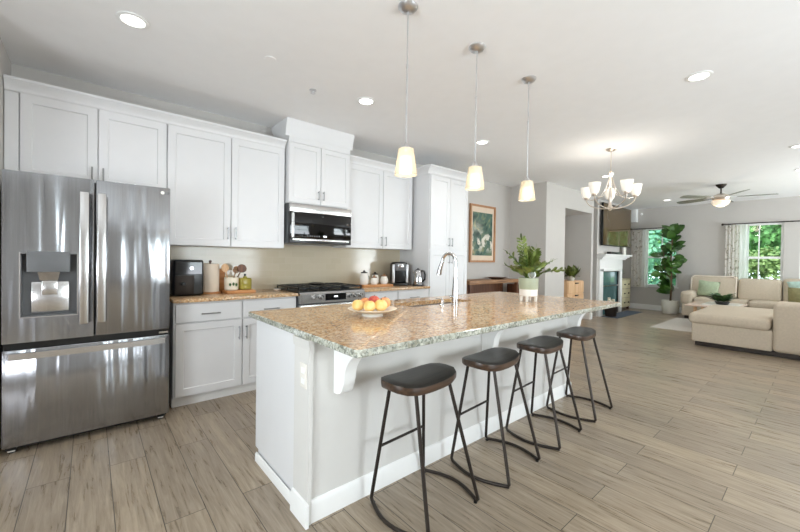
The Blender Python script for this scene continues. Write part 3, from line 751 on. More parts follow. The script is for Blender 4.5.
cr = Vector((.76, -.65, 0)); cf = Vector((.65, .76, 0))
for (a, b, zz, r, mat, nm, lb) in (
    (-.088, -.03, .072, .036, YEL, 'peach', 'yellow peach at the left front of the bowl'),
    (-.012, -.075, .072, .035, YEL, 'peach', 'yellow peach at the front middle of the bowl'),
    (.055, -.048, .075, .038, YEL, 'peach', 'large yellow peach at the right front of the bowl'),
    (-.05, .048, .078, .034, ORA, 'peach', 'orange peach behind the left yellow peach'),
    (.008, .02, .092, .036, REDF, 'apple', 'red apple in the middle of the bowl'),
    (.075, .035, .082, .036, ORA, 'peach', 'orange peach at the right back of the bowl')):
    p = Vector((bx, by, bz)) + cr*a + cf*b
    fruit(nm, p.x, p.y, bz+zz-.003, r*1.08, mat, lb)

# ------------------------------------------------------------------ plant on the island
zx, zy, zz = 2.975, -2.375, .914
t = thing('potted_plant', (zx, zy, zz), 'leafy green plant in a sage and white pot standing on the island', 'plant')
pot = MB().lathe([(0, .045), (.070, .045), (.078, .052), (.080, .11)], (zx, zy, zz), 40).build('pot', WHITEC, t)
MB().lathe([(.0805, .108), (.0825, .112), (.086, .205), (.083, .208), (.078, .195), (0, .19)], (zx, zy, zz), 40).build('pot_rim', SAGE, pot)
for a in (20, 110, 200, 290):
    q = Vector((math.cos(R(a)), math.sin(R(a)), 0))*.062
    MB().cyl((zx+q.x, zy+q.y, zz), (zx+q.x*.98, zy+q.y*.98, zz+.055), .012, .016, n=12).build('pot_leg', WHITEC, pot)
MB().cyl((zx, zy, zz+.188), (zx, zy, zz+.196), .076, n=28).build('soil', SOIL, t)
rnd = random.Random(3)
def zz_stem(vec, L, lean, n, sz=1.0):
    m = MB(); d = (cr*vec[0]+cf*vec[1]); pts = []
    for i in range(9):
        s = i/8; pts.append(Vector((zx, zy, zz+.19)) + d*(.02+lean*s**1.5) + Vector((0, 0, L*(s-.22*lean/L*s*s))))
    m.tube(pts, [.006*(1-.6*i/8) for i in range(9)], 7); st = m.build('stem', STEMG, t)
    lf = MB()
    for k in range(n):
        s = .25+.75*k/(n-1); i = min(7, int(s*8)); f = s*8-i; p = pts[i].lerp(pts[i+1], f); tg = (pts[i+1]-pts[i]).normalized()
        sd = tg.cross(Vector((rnd.uniform(-.4, .4), rnd.uniform(-.4, .4), 1)) if abs(tg.z) < .8 else Vector((d.y, -d.x, .01))).normalized()
        for sg in (-1, 1):
            dr = (sd*sg + tg*.75 + Vector((0, 0, rnd.uniform(-.1, .25)))).normalized()
            ll = sz*(.054+.024*math.sin(math.pi*s))*rnd.uniform(.85, 1.15)
            lf.leaf(p, dr, tg.cross(dr)*sg + Vector((0, 0, .6)), ll, ll*.42, .15)
        if k == n-1: lf.leaf(p, tg, Vector((0, 0, 1)) if abs(tg.z) < .8 else d, .07*sz, .03*sz, .1)
    lf.build('leaves', ZZL, t, 60)
for v, L, lean, n in (((-.6, -.2), .37, .10, 9), ((-.9, .2), .27, .17, 9), ((-.95, -.3), .16, .19, 8), ((.15, -.5), .22, .10, 8), ((.95, -.1), .15, .26, 11), ((.6, .5), .26, .13, 9), ((-.4, -.6), .25, .11, 9), ((.4, -.2), .28, .09, 9), ((-.3, .9), .28, .12, 8), ((.35, -.8), .17, .14, 8), ((-.6, -.7), .13, .16, 8), ((1.0, -.2), .20, .16, 8), ((.1, .3), .25, .05, 8), ((.5, -.3), .16, .10, 8), ((-.3, -.8), .12, .10, 8), ((.75, .4), .17, .17, 8)):
    zz_stem(v, L, lean, n)
p = Vector((zx, zy, 0)) - cf*.075
single('glass_globe', MB().lathe([(0, 0), (.02, .0), (.032, .016), (.034, .036), (.026, .054), (.014, .06), (.013, .072), (.018, .076)], (p.x+.004, p.y, zz+.210), 24), CLEARG, (p.x, p.y, zz+.210), 'small clear glass globe at the front rim of the sage pot', 'glass globe')

# ================================================================== BAR STOOLS
def make_stool():
    t = thing('bar_stool', (0, 0, 0), 'stool', 'stool', 'saddle-seat bar stools along the island')
    # saddle seat
    m = MB(); a, b = .226, .116; NU, NV = 28, 8
    def rad(th):
        c_, s_ = abs(math.cos(th)), abs(math.sin(th)); p = 3.4
        return (c_**p/a**p + s_**p/b**p)**(-1/p)
    def topz(x, y):
        return .672 + .014*(abs(x)/a)**2.2 - .012*max(0, -y/b)**2
    tops = []; SXO, SYO = -.026, .020; ctr = m.bm.verts.new((SXO, SYO, topz(0, 0)))
    for j in range(1, NV+1):
        k = j/NV; ring = []
        for i in range(NU):
            th = 2*math.pi*i/NU; r = rad(th)*k; x, y = r*math.cos(th), r*math.sin(th)
            ring.append(m.bm.verts.new((x+SXO, y+SYO, topz(x, y) - (.006 if j == NV else 0))))
        tops.append(ring)
    for i in range(NU): m.bm.faces.new((ctr, tops[0][i], tops[0][(i+1) % NU]))
    side = [];
    for k, dz in ((1.008, .014), (1.0, .034), (.975, .040)):
        ring = []
        for i in range(NU):
            th = 2*math.pi*i/NU; r = rad(th)*k; x, y = r*math.cos(th), r*math.sin(th); ring.append(m.bm.verts.new((x+SXO, y+SYO, min(topz(x, y), 9) - dz - .004)))
        side.append(ring)
    m.skin(tops, cap=False); m.skin([tops[-1]] + side, cap=False, mi=1); m.bm.faces.new(side[-1][::-1]).material_index = 1
    m.build('seat', [SEATT, SEATW], t, 50)
    rad_ = .0095
    def pl(p, q, n): return [Vector(p).lerp(Vector(q), i/n) for i in range(n+1)]
    for sx in (-1, 1):
        TB = (sx*.125+SXO, .085+SYO, .655); TF = (sx*.125+SXO, -.085+SYO, .655)
        BB = (sx*.205, .19, .012); BF = (sx*.197, -.203, .012)
        for nm, T, B in (('leg', TB, BB), ('leg', TF, BF)):
            dirv = (Vector(B)-Vector(T)).normalized(); e = Vector(B)
            MB().tube([Vector(T), Vector(T).lerp(e, .5), e-dirv*.03], rad_, 10).build(nm, BLACKM, t)
        # runner on the floor, bowed inward, with turned-up ends
        p = []
        B0, B1 = Vector(BB), Vector(BF); dB = (B0-Vector(TB)).normalized(); dF = (B1-Vector(TF)).normalized()
        p += [B0-dB*.03, B0-dB*.012]
        for i in range(13):
            s = i/12; q = B0.lerp(B1, .03+.94*s); bow = .055*math.sin(math.pi*s)
            p.append(Vector((q.x+sx*bow, q.y, .010)))
        p += [B1-dF*.012, B1-dF*.03]
        MB().tube(p, rad_, 10).build('runner', BLACKM, t)
        for B in (B0, B1): MB().cyl((B.x-sx*.006, B.y*.93, 0), (B.x-sx*.006, B.y*.93, .006), .010, n=12).build('foot_pad', BLACKP, t)
        # footrest bar between front and back leg is on the back pair only
    f = .42
    zq = .30
    def at(T, B, z): T, B = Vector(T), Vector(B); s = (z-T.z)/(B.z-T.z); return T.lerp(B, s)
    q0, q1 = at((-.125+SXO, .085+SYO, .655), (-.205, .19, .012), zq), at((.125+SXO, .085+SYO, .655), (.205, .19, .012), zq)
    MB().cyl(q0, q1, .0075, n=10).build('footrest', BLACKM, t)
    m = MB(); m.box(-.14+SXO, .075+SYO, .640, .14+SXO, .095+SYO, .646).box(-.14+SXO, -.095+SYO, .640, .14+SXO, -.075+SYO, .646); m.build('seat_bracket', BLACKM, t)
    return t
stool = make_stool()
for i, (x, y, rz, lb) in enumerate(((1.338, -2.745, R(4), 'dark wood bar stool at the near left end of the island, closest to camera'), (1.956, -2.752, R(5), 'second dark wood bar stool from the near end of the island'), (2.582, -2.742, R(4), 'third dark wood bar stool from the near end of the island'), (3.225, -2.725, R(3), 'dark wood bar stool at the far right end of the island'))):
    s = stool if i == 0 else copy_tree(stool)
    s.location = (x, y, 0); s.rotation_euler = (0, 0, rz); s['label'] = lb

# ================================================================== LIGHT FIXTURES
def point(name, loc, power, col, r, parent=None):
    l = bpy.data.lights.new(name, 'POINT'); l.energy = power; l.color = col; l.shadow_soft_size = r
    o = bpy.data.objects.new(name, l); COL.objects.link(o)
    if parent: o.parent = parent; o.location = Vector(loc)-woff(parent)
    else: o.location = loc
    return o
def pendant():
    t = thing('pendant_light', (0, 0, H), '', 'pendant light', 'pendant lights over the island')
    MB().lathe([(.0, -.032), (.02, -.032), (.045, -.022), (.058, -.006), (.058, 0), (0, 0)], (0, 0, H), 28).build('canopy', NICK, t)
    MB().cyl((0, 0, 1.94), (0, 0, H-.03), .0045, n=10).cyl((0, 0, 2.38), (0, 0, 2.40), .007, n=10).build('rod', NICK, t)
    MB().lathe([(0, .04), (.008, .04), (.012, .025), (.020, .016), (.022, 0), (.0, 0)], (0, 0, 1.912), 20).build('socket_cap', NICK, t)
    MB().lathe([(.045, .150), (.066, 0), (.064, .0), (.043, .148), (.002, .148), (.002, .151), (.045, .150)], (0, 0, 1.762), 32).build('glass_shade', SHADEG, t)
    MB().lathe([(0, .0), (.036, .0), (.042, .008), (.038, .06), (.033, .09), (.0, .095)], (0, 0, 1.775), 24).build('diffuser', E_PEND, t)
    return t
pd = pendant()
for i, (x, y, lb) in enumerate(((1.393, -2.497, 'frosted glass pendant light nearest the camera above the fruit bowl'), (2.013, -2.513, 'middle frosted glass pendant light over the island'), (2.674, -2.52, 'frosted glass pendant light furthest along the island, above the potted plant'))):
    q = pd if i == 0 else copy_tree(pd)
    q.location = (x, y, H); q['label'] = lb
    l = bpy.data.lights.new('pendant_bulb', 'SPOT'); l.energy = 4; l.color = (1, .88, .7); l.spot_size = R(140); l.spot_blend = .6; l.shadow_soft_size = .04
    o = bpy.data.objects.new('pendant_bulb', l); COL.objects.link(o); o.location = (x, y, 1.745)
# recessed lights
def downlight():
    t = thing('recessed_light', (0, 0, H), '', 'ceiling light', 'recessed ceiling lights')
    MB().lathe([(.062, 0), (.085, -.001), (.085, -.006), (.066, -.010), (.060, -.004)], (0, 0, H), 32).build('trim_ring', TRIM, t)
    MB().cyl((0, 0, H-.005), (0, 0, H-.001), .064, n=28).build('lens', E_DOWN, t)
    return t
dl = downlight()
DL = [(.195, -1.27, 'round recessed light in the ceiling in front of the fridge'), (1.94, -1.30, 'round recessed light in the ceiling near the microwave cabinet'), (3.68, -1.31, 'round recessed light in the ceiling by the tall pantry, beside the middle pendant'),
      (3.611, -3.426, 'large bright recessed light at right of the ceiling, nearest the camera'), (6.62, -3.86, 'recessed light at the right edge of the ceiling, before the fan'), (8.27, -3.84, 'small recessed light at the right edge, closer to the ceiling fan'),
      (10.2, -1.68, 'recessed light in the ceiling by the left living room window'), (6.67, -1.65, 'recessed light in the ceiling just behind the chandelier')]
for i, (x, y, lb) in enumerate(DL):
    q = dl if i == 0 else copy_tree(dl)
    q.location = (x, y, H); q['label'] = lb
    l = bpy.data.lights.new('downlight_lamp', 'SPOT'); l.energy = 20; l.color = (1, .975, .94); l.spot_size = R(150); l.spot_blend = .8; l.shadow_soft_size = .06
    o = bpy.data.objects.new('downlight_lamp', l); COL.objects.link(o); o.location = (x, y, H-.02)
single('fire_sprinkler', MB().lathe([(0, -.03), (.022, -.03), (.022, -.027), (.006, -.025), (.006, -.01), (.03, -.006), (.03, 0), (0, 0)], (1.469, -1.166, H), 20), NICK, (1.469, -1.166, H), 'small metal fire sprinkler on the kitchen ceiling', 'sprinkler')
single('sprinkler_cover', MB().lathe([(0, -.003), (.04, -.003), (.042, 0), (0, 0)], (1.002, -1.404, H), 24), CEIL, (1.002, -1.404, H), 'flat white disc cover on the kitchen ceiling', 'ceiling cover')
# chandelier
hx, hy = 5.118, -2.27
t = thing('chandelier', (hx, hy, H), 'five-arm nickel chandelier with upturned frosted glass shades', 'chandelier')
MB().lathe([(0, -.03), (.03, -.03), (.06, -.015), (.065, 0), (0, 0)], (hx, hy, H), 28).build('canopy', CHAMP, t)
MB().cyl((hx, hy, 2.44), (hx, hy, H-.02), .006, n=8).build('chain_rod', CHAMP, t)
MB().lathe([(0, 1.935), (.012, 1.94), (.022, 1.96), (.03, 1.985), (.02, 2.01), (.016, 2.05), (.022, 2.10), (.014, 2.2), (.012, 2.36), (.03, 2.40), (.034, 2.42), (.014, 2.45), (0, 2.46)], (hx, hy, 0), 20).build('column', CHAMP, t)
for k in range(5):
    a = math.atan2(-1.82, -5.12) + R(36+72*k); d = Vector((math.cos(a), math.sin(a), 0)); c0 = Vector((hx, hy, 0)); pts = []
    for i in range(11):
        s = i/10; pts.append(c0 + d*(.02+.275*math.sin(s*math.pi/2)) + Vector((0, 0, 1.965+.145*(1-math.cos(s*math.pi/2)))))
    ar = MB().tube(pts, .007, 8).build('arm', CHAMP, t)
    e = c0 + d*.295 + Vector((0, 0, .03))
    pts2 = [c0+d*.012+Vector((0, 0, 2.38)), c0+d*.06+Vector((0, 0, 2.22)), c0+d*.14+Vector((0, 0, 2.11)), c0+d*.22+Vector((0, 0, 2.095)), c0+d*.285+Vector((0, 0, 2.115))]
    MB().tube(pts2, .005, 8).build('scroll', CHAMP, ar)
    MB().lathe([(0, 2.075), (.02, 2.075), (.034, 2.095), (.034, 2.105), (0, 2.105)], e, 18).build('cup', CHAMP, ar)
    MB().lathe([(0, 2.106), (.042, 2.106), (.054, 2.13), (.072, 2.24), (.068, 2.24), (.050, 2.135), (.040, 2.112), (0, 2.112)], e, 24).build('glass_shade', E_CHAN, ar)
    point('chandelier_bulb', (e.x, e.y, 2.28), 1.5, (1, .95, .88), .03)
# ceiling fan
gx, gy = 8.864, -2.82
t = thing('ceiling_fan', (gx, gy, H), 'five-blade ceiling fan with a glowing bowl light in the living room', 'ceiling fan')
MB().lathe([(0, -.07), (.03, -.07), (.075, -.02), (.08, 0), (0, 0)], (gx, gy, H), 24).build('canopy', BLACKM, t)
MB().cyl((gx, gy, 2.55), (gx, gy, H-.05), .012, n=10).build('downrod', BLACKM, t)
MB().lathe([(0, 2.57), (.05, 2.565), (.12, 2.53), (.135, 2.49), (.12, 2.455), (.08, 2.44), (0, 2.44)], (gx, gy, 0), 28).build('motor', CHAMP, t)
MB().lathe([(0, 2.325), (.05, 2.33), (.10, 2.355), (.13, 2.40), (.135, 2.435), (0, 2.44)], (gx, gy, 0), 28).build('light_bowl', E_FAN, t)
for k in range(5):
    a = R(-40.5+110-180+180+72*k); d = Vector((math.cos(a), math.sin(a), 0)); s = Vector((-d.y, d.x, 0)); c0 = Vector((gx, gy, 2.50))
    m = MB(); pr = [(.22, .045), (.34, .062), (.55, .07), (.70, .066), (.745, .045), (.755, .0)]
    pl = [(r_, w_) for r_, w_ in pr] + [(r_, -w_) for r_, w_ in pr[:-1][::-1]]
    A = [m.bm.verts.new(c0+d*r_+s*w_+Vector((0, 0, .22*w_))) for r_, w_ in pl]; B = [m.bm.verts.new(v.co-Vector((0, 0, .008))) for v in A]
    n = len(pl)
    for i in range(n): m.bm.faces.new((A[i], A[(i+1) % n], B[(i+1) % n], B[i]))
    m.bm.faces.new(A); m.bm.faces.new(B[::-1]); bl = m.build('blade', FANB, t)
    m = MB(); m.hexa([c0+d*.09-s*.015+Vector((0, 0, -.02)), c0+d*.27-s*.03+Vector((0, 0, -.014)), c0+d*.27+s*.03+Vector((0, 0, -.002)), c0+d*.09+s*.015+Vector((0, 0, -.02)), c0+d*.09-s*.015, c0+d*.27-s*.03+Vector((0, 0, -.007)), c0+d*.27+s*.03+Vector((0, 0, .005)), c0+d*.09+s*.015])
    m.build('blade_bracket', NICK, bl)
point('fan_bulb', (gx, gy, 2.30), 7, (1, .88, .7), .1)

# ================================================================== COUNTER ITEMS, LEFT
cz = .914
t = thing('air_fryer', (.68, -.30, cz), 'black air fryer with glossy front at the left end of the counter', 'air fryer')
MB().box(.552, -.40, cz+.004, .790, -.14, cz+.325, bev=.02, seg=3).build('housing', BLACKP, t)
MB().box(.565, -.404, cz+.195, .775, -.398, cz+.305, bev=.002, seg=1).build('touch_panel', GLASSB, t)
d = MB().box(.562, -.408, cz+.02, .71, -.395, cz+.185, bev=.004).build('basket', BLACKM, t)
MB().box(.605, -.45, cz+.10, .64, -.405, cz+.125, bev=.006).build('basket_handle', BLACKP, d)
MB().cyl((.69, -.407, cz+.25), (.69, -.404, cz+.25), .014, n=20).build('dial', CHROME, t)
t = thing('paper_towel_holder', (.890, -.19, cz), 'paper towel roll standing on a wooden base beside the air fryer', 'paper towel')
MB().cyl((.890, -.19, cz), (.890, -.19, cz+.014), .092, n=32).build('holder_base', BOARDW, t)
MB().cyl((.890, -.19, cz+.014), (.890, -.19, cz+.305), .008, n=10).ball((.890, -.19, cz+.31), .014).build('holder_post', DARKW, t)
MB().lathe([(.02, .016), (.078, .016), (.080, .02), (.080, .282), (.078, .286), (.02, .286)], (.890, -.19, cz), 36).build('towel_roll', PAPER, t)
# leaning cutting board behind
m = MB(); m.box(0, 0, 0, .13, .016, .235, bev=.006); o = m.build('cutting_board', BOARDW); o.location = (.935, -.075, cz+.001); o.rotation_euler = (R(-9), 0, 0)
tag(o, 'wooden cutting board leaning on the tiles behind the paper towel', 'cutting board')
# tray with crock and bottle
tx, ty = 1.15, -.27
single('serving_tray', MB().box(1.00, -.37, cz, 1.27, -.17, cz+.028, bev=.006), BOARDW, (tx, ty, cz), 'small wooden tray under the utensil crock and oil bottle', 'tray')
t = thing('utensil_crock', (1.065, -.265, cz+.028), 'cream patterned crock full of wooden utensils', 'crock')
MB().lathe([(0, 0), (.056, 0), (.064, .01), (.066, .118), (.062, .126), (.058, .118), (.054, .012), (0, .01)], (1.065, -.265, cz+.028), 32).build('crock_body', CREAM, t)
for (dx, dz) in ((-.03, .04), (.0, .045), (.03, .038)):
    q = Vector((1.065+dx*.9, -.265-.0668*math.cos(dx*14), cz+.028+dz)); lf = MB(); lf.leaf(q, (dx*4, -.1, 1), (0, -1, 0), .035, .022, 0); lf.build('painted_leaf', DKL, t)
def spoon(nm, base, tip, w, lb, mat):
    b, e = Vector(base), Vector(tip); m = MB(); m.tube([b, b.lerp(e, .72)], .006, 8)
    d = (e-b).normalized(); o_ = b.lerp(e, .85); L = (e-b).length*.17; s = d.cross(Vector((0, 1, 0))).normalized()
    A = []; B = []
    for i in range(14):
        a = 2*math.pi*i/14; p_ = o_ + d*L*math.sin(a) + s*w*math.cos(a); A.append(m.bm.verts.new(p_+Vector((0, -.005, 0)))); B.append(m.bm.verts.new(p_+Vector((0, .005, 0))))
    m.skin([A, B]); single(nm, m, mat, base, lb, 'utensil', 'wooden utensils in the crock')
kz = cz+.05
spoon('wooden_spatula', (1.05, -.262, kz), (.985, -.31, kz+.235), .034, 'pale wooden spatula leaning left in the crock', LIGHTW)
spoon('wooden_spoon', (1.075, -.268, kz), (1.185, -.25, kz+.225), .046, 'dark brown wooden spoon leaning right in the crock', DARKW)
spoon('wooden_spoon', (1.065, -.25, kz), (1.13, -.225, kz+.21), .032, 'small brown wooden spoon in the middle of the crock', OAK)
t = thing('oil_bottle', (1.195, -.265, cz+.028), 'square glass bottle of yellow-green oil with dark stopper', 'bottle')
MB().box(1.142, -.315, cz+.029, 1.248, -.215, cz+.145, bev=.012, seg=3).cyl((1.195, -.265, cz+.145), (1.195, -.265, cz+.165), .022, .013).build('bottle_glass', OILG, t)
MB().cyl((1.195, -.265, cz+.165), (1.195, -.265, cz+.188), .011).build('stopper', BLACKP, t)
single('spoon_rest', MB().lathe([(0, .002), (.028, .002), (.04, .012), (.043, .012), (.03, 0), (0, 0)], (1.555, -.20, cz), 24), WHITEC, (1.555, -.20, cz), 'small white dish beside the range on the left counter', 'dish')
# ================================================================== COUNTER ITEMS, RIGHT
single('serving_tray', MB().box(2.56, -.41, cz, 3.03, -.19, cz+.03, bev=.006), BOARDW, (2.77, -.3, cz), 'wooden tray holding white jars beside the coffee maker', 'tray')
def jar(x, y, r, h, lb, lidm, lid=True):
    t = thing('jar', (x, y, cz+.03), lb, 'jar', 'white jars on the right counter tray')
    MB().lathe([(0, 0), (r*.8, 0), (r, .02), (r*1.02, h*.6), (r*.75, h*.92), (r*.7, h), (0, h)], (x, y, cz+.03), 24).build('jar_body', WHITEC, t)
    if lid: MB().lathe([(0, h), (r*.76, h), (r*.76, h+.012), (r*.3, h+.018), (r*.2, h+.034), (0, h+.036)], (x, y, cz+.03), 20).build('lid', lidm, t)
jar(2.64, -.30, .055, .145, 'tall white jar with dark lid at the left end of the tray', BLACKM)
jar(2.765, -.345, .046, .085, 'small white jar at the front of the tray', OAK)
jar(2.845, -.255, .052, .12, 'white jar with dark lid in the middle of the tray', BLACKM)
jar(2.935, -.335, .050, .10, 'white jar with wooden lid at the right end of the tray', OAK)
t = thing('potted_plant', (2.735, -.215, cz+.03), 'tiny green plant behind the white jars on the tray', 'plant')
MB().lathe([(0, 0), (.028, 0), (.034, .06), (.03, .06), (0, .05)], (2.735, -.215, cz+.03), 18).build('pot', SOILW, t)
lf = MB()
for i in range(26):
    a = rnd.uniform(0, 6.28); lf.leaf((2.735, -.215, cz+.085), (math.cos(a), math.sin(a), rnd.uniform(.3, 1.6)), (0, 0, 1), rnd.uniform(.05, .09), .022, .3)
lf.build('foliage', DKL, t, 60)
t = thing('coffee_maker', (3.17, -.26, cz), 'grey and black single-cup coffee maker near the pantry', 'coffee maker')
MB().box(3.06, -.36, cz, 3.28, -.12, cz+.03, bev=.008).build('drip_base', BLACKP, t)
MB().box(3.055, -.30, cz+.03, 3.285, -.11, cz+.30, bev=.02, seg=3).build('housing', BLACKP, t)
for sx in (3.058, 3.246): MB().box(sx, -.335, cz+.03, sx+.036, -.20, cz+.29, bev=.01, seg=3).build('side_column', NICK, t)
MB().box(3.095, -.345, cz+.20, 3.245, -.25, cz+.305, bev=.012).build('brew_head', GREYP, t)
MB().box(3.135, -.35, cz+.235, 3.205, -.342, cz+.295, bev=.003).build('badge_panel', CHROME, t)
MB().lathe([(0, .318), (.08, .318), (.105, .31), (.115, .30), (0, .3)], (3.17, -.23, cz), 28).build('lid', BLACKP, t)
t.location = (3.255, -.27, cz); t.rotation_euler = (0, 0, R(-30))
t = thing('electric_kettle', (3.388, -.50, cz), 'stainless electric kettle with black handle beside the pantry', 'kettle')
MB().cyl((3.388, -.50, cz), (3.388, -.50, cz+.02), .075, .07, n=32).build('power_base', BLACKP, t)
MB().lathe([(0, .02), (.066, .02), (.068, .03), (.052, .205), (.048, .212), (0, .218)], (3.388, -.50, cz), 32).build('kettle_body', CHROME, t)
MB().lathe([(.0, .218), (.04, .216), (.012, .226), (.01, .24), (0, .242)], (3.388, -.50, cz), 20).build('lid', BLACKP, t)
q = Vector((3.388, -.50, cz)); hd = Vector((.5, -.85, 0)).normalized()
MB().tube([q+hd*.047+Vector((0, 0, .205)), q+hd*.085+Vector((0, 0, .20)), q+hd*.10+Vector((0, 0, .15)), q+hd*.097+Vector((0, 0, .09)), q+hd*.062+Vector((0, 0, .055))], .011, 10).build('handle', BLACKP, t)
m = MB(); m.tube([q-hd*.05+Vector((0, 0, .17)), q-hd*.075+Vector((0, 0, .205))], [.016, .010], 10); m.build('spout', CHROME, t)

# ================================================================== NOOK: painting, console
t = thing('framed_picture', (5.46, 0, 1.75), 'tall wood-framed picture of pale figures on dark green, hung on grey wall', 'picture')
x0, x1, z0, z1 = 5.08, 5.83, 1.235, 2.275
m = MB(); fwid = .035
m.box(x0, -.035, z0, x0+fwid, -.002, z1).box(x1-fwid, -.035, z0, x1, -.002, z1).box(x0+fwid, -.035, z0, x1-fwid, -.002, z0+fwid).box(x0+fwid, -.035, z1-fwid, x1-fwid, -.002, z1)
m.build('frame', FRAMEW, t)
MB().box(x0+fwid, -.014, z0+fwid, x1-fwid, -.004, z1-fwid).build('mat_board', basic('mat_board', srgb(226, 206, 184), .7, var=.02), t)
o = MB().box(x0+fwid+.05, -.018, z0+fwid+.09, x1-fwid-.05, -.014, z1-fwid-.10).build('print', ART)
o.parent = t; o.matrix_parent_inverse = Matrix.Translation(-Vector(t.location))
t = thing('console_table', (5.3, -.2, 0), 'brown wooden console table below the framed picture', 'table')
m = MB(); m.box(4.60, -.42, .875, 6.05, -.02, .935, bev=.004); m.build('table_top', OAK, t)
MB().box(4.66, -.06, .60, 6.0, -.04, .875).build('back_panel', DARKW, t)
for x in (4.62, 5.98):
    for y in (-.41, -.085): MB().box(x, y, 0, x+.05, y+.05, .875).build('leg', DARKW, t)
single('decor_bowl', MB().lathe([(0, .0), (.08, .0), (.17, .03), (.185, .034), (.10, .012), (0, .01)], (5.62, -.22, .935), 28), DARKW, (5.62, -.22, .935), 'shallow dark wooden bowl on the console table', 'bowl')
single('storage_box', MB().box(6.10, -.42, 0, 6.36, -.12, .83, bev=.01), DARKW, (6.23, -.27, 0), 'dark brown cabinet box in the corner right of the console table', 'box')

# ================================================================== ALCOVE
t = thing('small_dresser', (7.85, -.45, 0), 'light wood dresser with dark pulls inside the wall alcove', 'dresser')
ax0, ax1, ayf = 7.50, 8.26, -.66
MB().box(ax0, ayf+.02, .05, ax1, -.20, .86, bev=.006).build('carcass', LIGHTW, t)
for x in (ax0+.02, ax1-.06):
    for y in (ayf+.03, -.25): MB().box(x, y, 0, x+.04, y+.04, .05).build('foot', LIGHTW, t)
for z0, z1 in ((.60, .845), (.335, .585), (.07, .32)):
    d = MB().box(ax0+.012, ayf, z0, ax1-.012, ayf+.02, z1, bev=.004, seg=1).build('drawer', LIGHTW, t)
    xm = (ax0+ax1)/2
    MB().box(xm-.07, ayf-.02, z1-.045, xm+.07, ayf, z1-.02, bev=.004).build('pull', BLACKM, d)
t = thing('potted_plant', (7.98, -.50, .86), 'bushy olive-green plant on top of the alcove dresser', 'plant')
MB().lathe([(0, 0), (.06, 0), (.08, .10), (.074, .10), (0, .085)], (7.98, -.50, .86), 20).build('pot', SOILW, t)
lf = MB()
for i in range(90):
    a = rnd.uniform(0, 6.28); e_ = rnd.uniform(.1, 1.4); lf.leaf((7.98+.04*math.cos(a), -.50+.04*math.sin(a), .95), (math.cos(a), math.sin(a), e_*1.6), (math.cos(a), math.sin(a), .5), rnd.uniform(.13, .25), .07, .35)
lf.build('foliage', FERN, t, 60)

# ================================================================== FIREPLACE
t = thing('fireplace', (9.74, CY, 0), 'white mantel fireplace with dark glass firebox', 'fireplace')
MB().box(8.98, CY-.05, 0, 9.19, CY, 1.10, bev=.004).build('pilaster', TRIM, t); MB().box(10.29, CY-.05, 0, 10.42, CY, 1.10, bev=.004).build('pilaster', TRIM, t)
m = MB(); m.box(8.98, CY-.05, 1.06, 10.42, CY, 1.38, bev=.004).box(9.17, CY-.065, 1.055, 10.31, CY-.05, 1.115, bev=.004); m.build('frieze', TRIM, t)
m = MB()
for i, (o_, za, zb_) in enumerate(((.07, 1.33, 1.36), (.10, 1.36, 1.39), (.14, 1.39, 1.42))): m.box(8.98-o_*.5, CY-o_-.03, za, 10.42+o_*.8, CY, zb_)
m.box(8.90, CY-.20, 1.42, 10.66, CY, 1.46, bev=.005); m.build('mantel_shelf', TRIM, t)
MB().box(9.19, CY+.02, .0, 10.29, CY+.04, 1.06).build('firebox_glass', basic('firebox_glass', srgb(70, 104, 104), .08, var=.1), t)  # teal of the reflected window is painted into the glass colour
MB().box(9.19, CY-.01, .68, 10.29, CY+.02, .705).build('firebox_bar', STEEL2, t)
MB().box(9.19, CY-.006, 0, 9.22, CY+.02, 1.06).box(10.26, CY-.006, 0, 10.29, CY+.02, 1.06).box(9.22, CY-.006, 1.03, 10.26, CY+.02, 1.06).build('firebox_frame', BLACKP, t)
t = thing('television', (9.90, -.69, 1.66), 'large glossy flat television mounted above the mantel', 'television')
tz0, tz1, tx0, tx1 = 1.66, 2.66, 9.02, 10.86
tvm = MB().box(tx0, -.745, tz0, tx1, -.70, tz1, bev=.006).build('tv_housing', BLACKP, t)
MB().box(tx0+.015, -.748, tz0+.02, tx1-.015, -.745, tz1-.015).build('screen', basic('tv_screen', srgb(92, 76, 52), .05, var=.02), t)  # warm reflection of the room is painted into the screen as brown
MB().box(9.6, -.70, 1.95, 10.2, -.66, 2.3).build('wall_mount', BLACKM, t)
single('soundbar', MB().box(9.35, -.80, 1.46, 10.15, -.71, 1.52, bev=.01), BLACKP, (9.75, -.75, 1.46), 'black soundbar lying on the white mantel', 'soundbar')
single('picture_frame', MB().box(10.30, -.78, 1.46, 10.44, -.74, 1.655, bev=.003), WHITEC, (10.37, -.76, 1.46), 'small white frame standing on the right end of the mantel', 'frame')
single('hearth_rug', MB().box(9.05, -1.08, 0, 10.75, -.735, .008), RUGB, (9.9, -.9, 0), 'slate blue rug on the floor before the fireplace', 'rug')
t = thing('log_basket', (9.25, -.86, .008), 'dark basket of pale logs standing before the fireplace', 'basket')
MB().lathe([(0, 0), (.11, 0), (.14, .24), (.13, .24), (.10, .01), (0, .01)], (9.25, -.86, .008), 24).build('basket', BLACKM, t)
for dx, dy, hh in ((-.06, 0, .40), (.0, .04, .44), (.06, -.02, .38), (0, -.05, .41)):
    MB().tube([(9.25+dx*.8, -.86+dy, .03), (9.25+dx*1.3, -.86+dy, hh)], .03, 10).build('log', CREAM, t)
t = thing('potted_plant', (10.95, -.40, .83), 'green trailing plant on the pale dresser by the far wall corner', 'plant')
MB().lathe([(0, 0), (.06, 0), (.075, .10), (.07, .10), (0, .09)], (10.95, -.40, .83), 20).build('pot', WHITEC, t)
lf = MB()
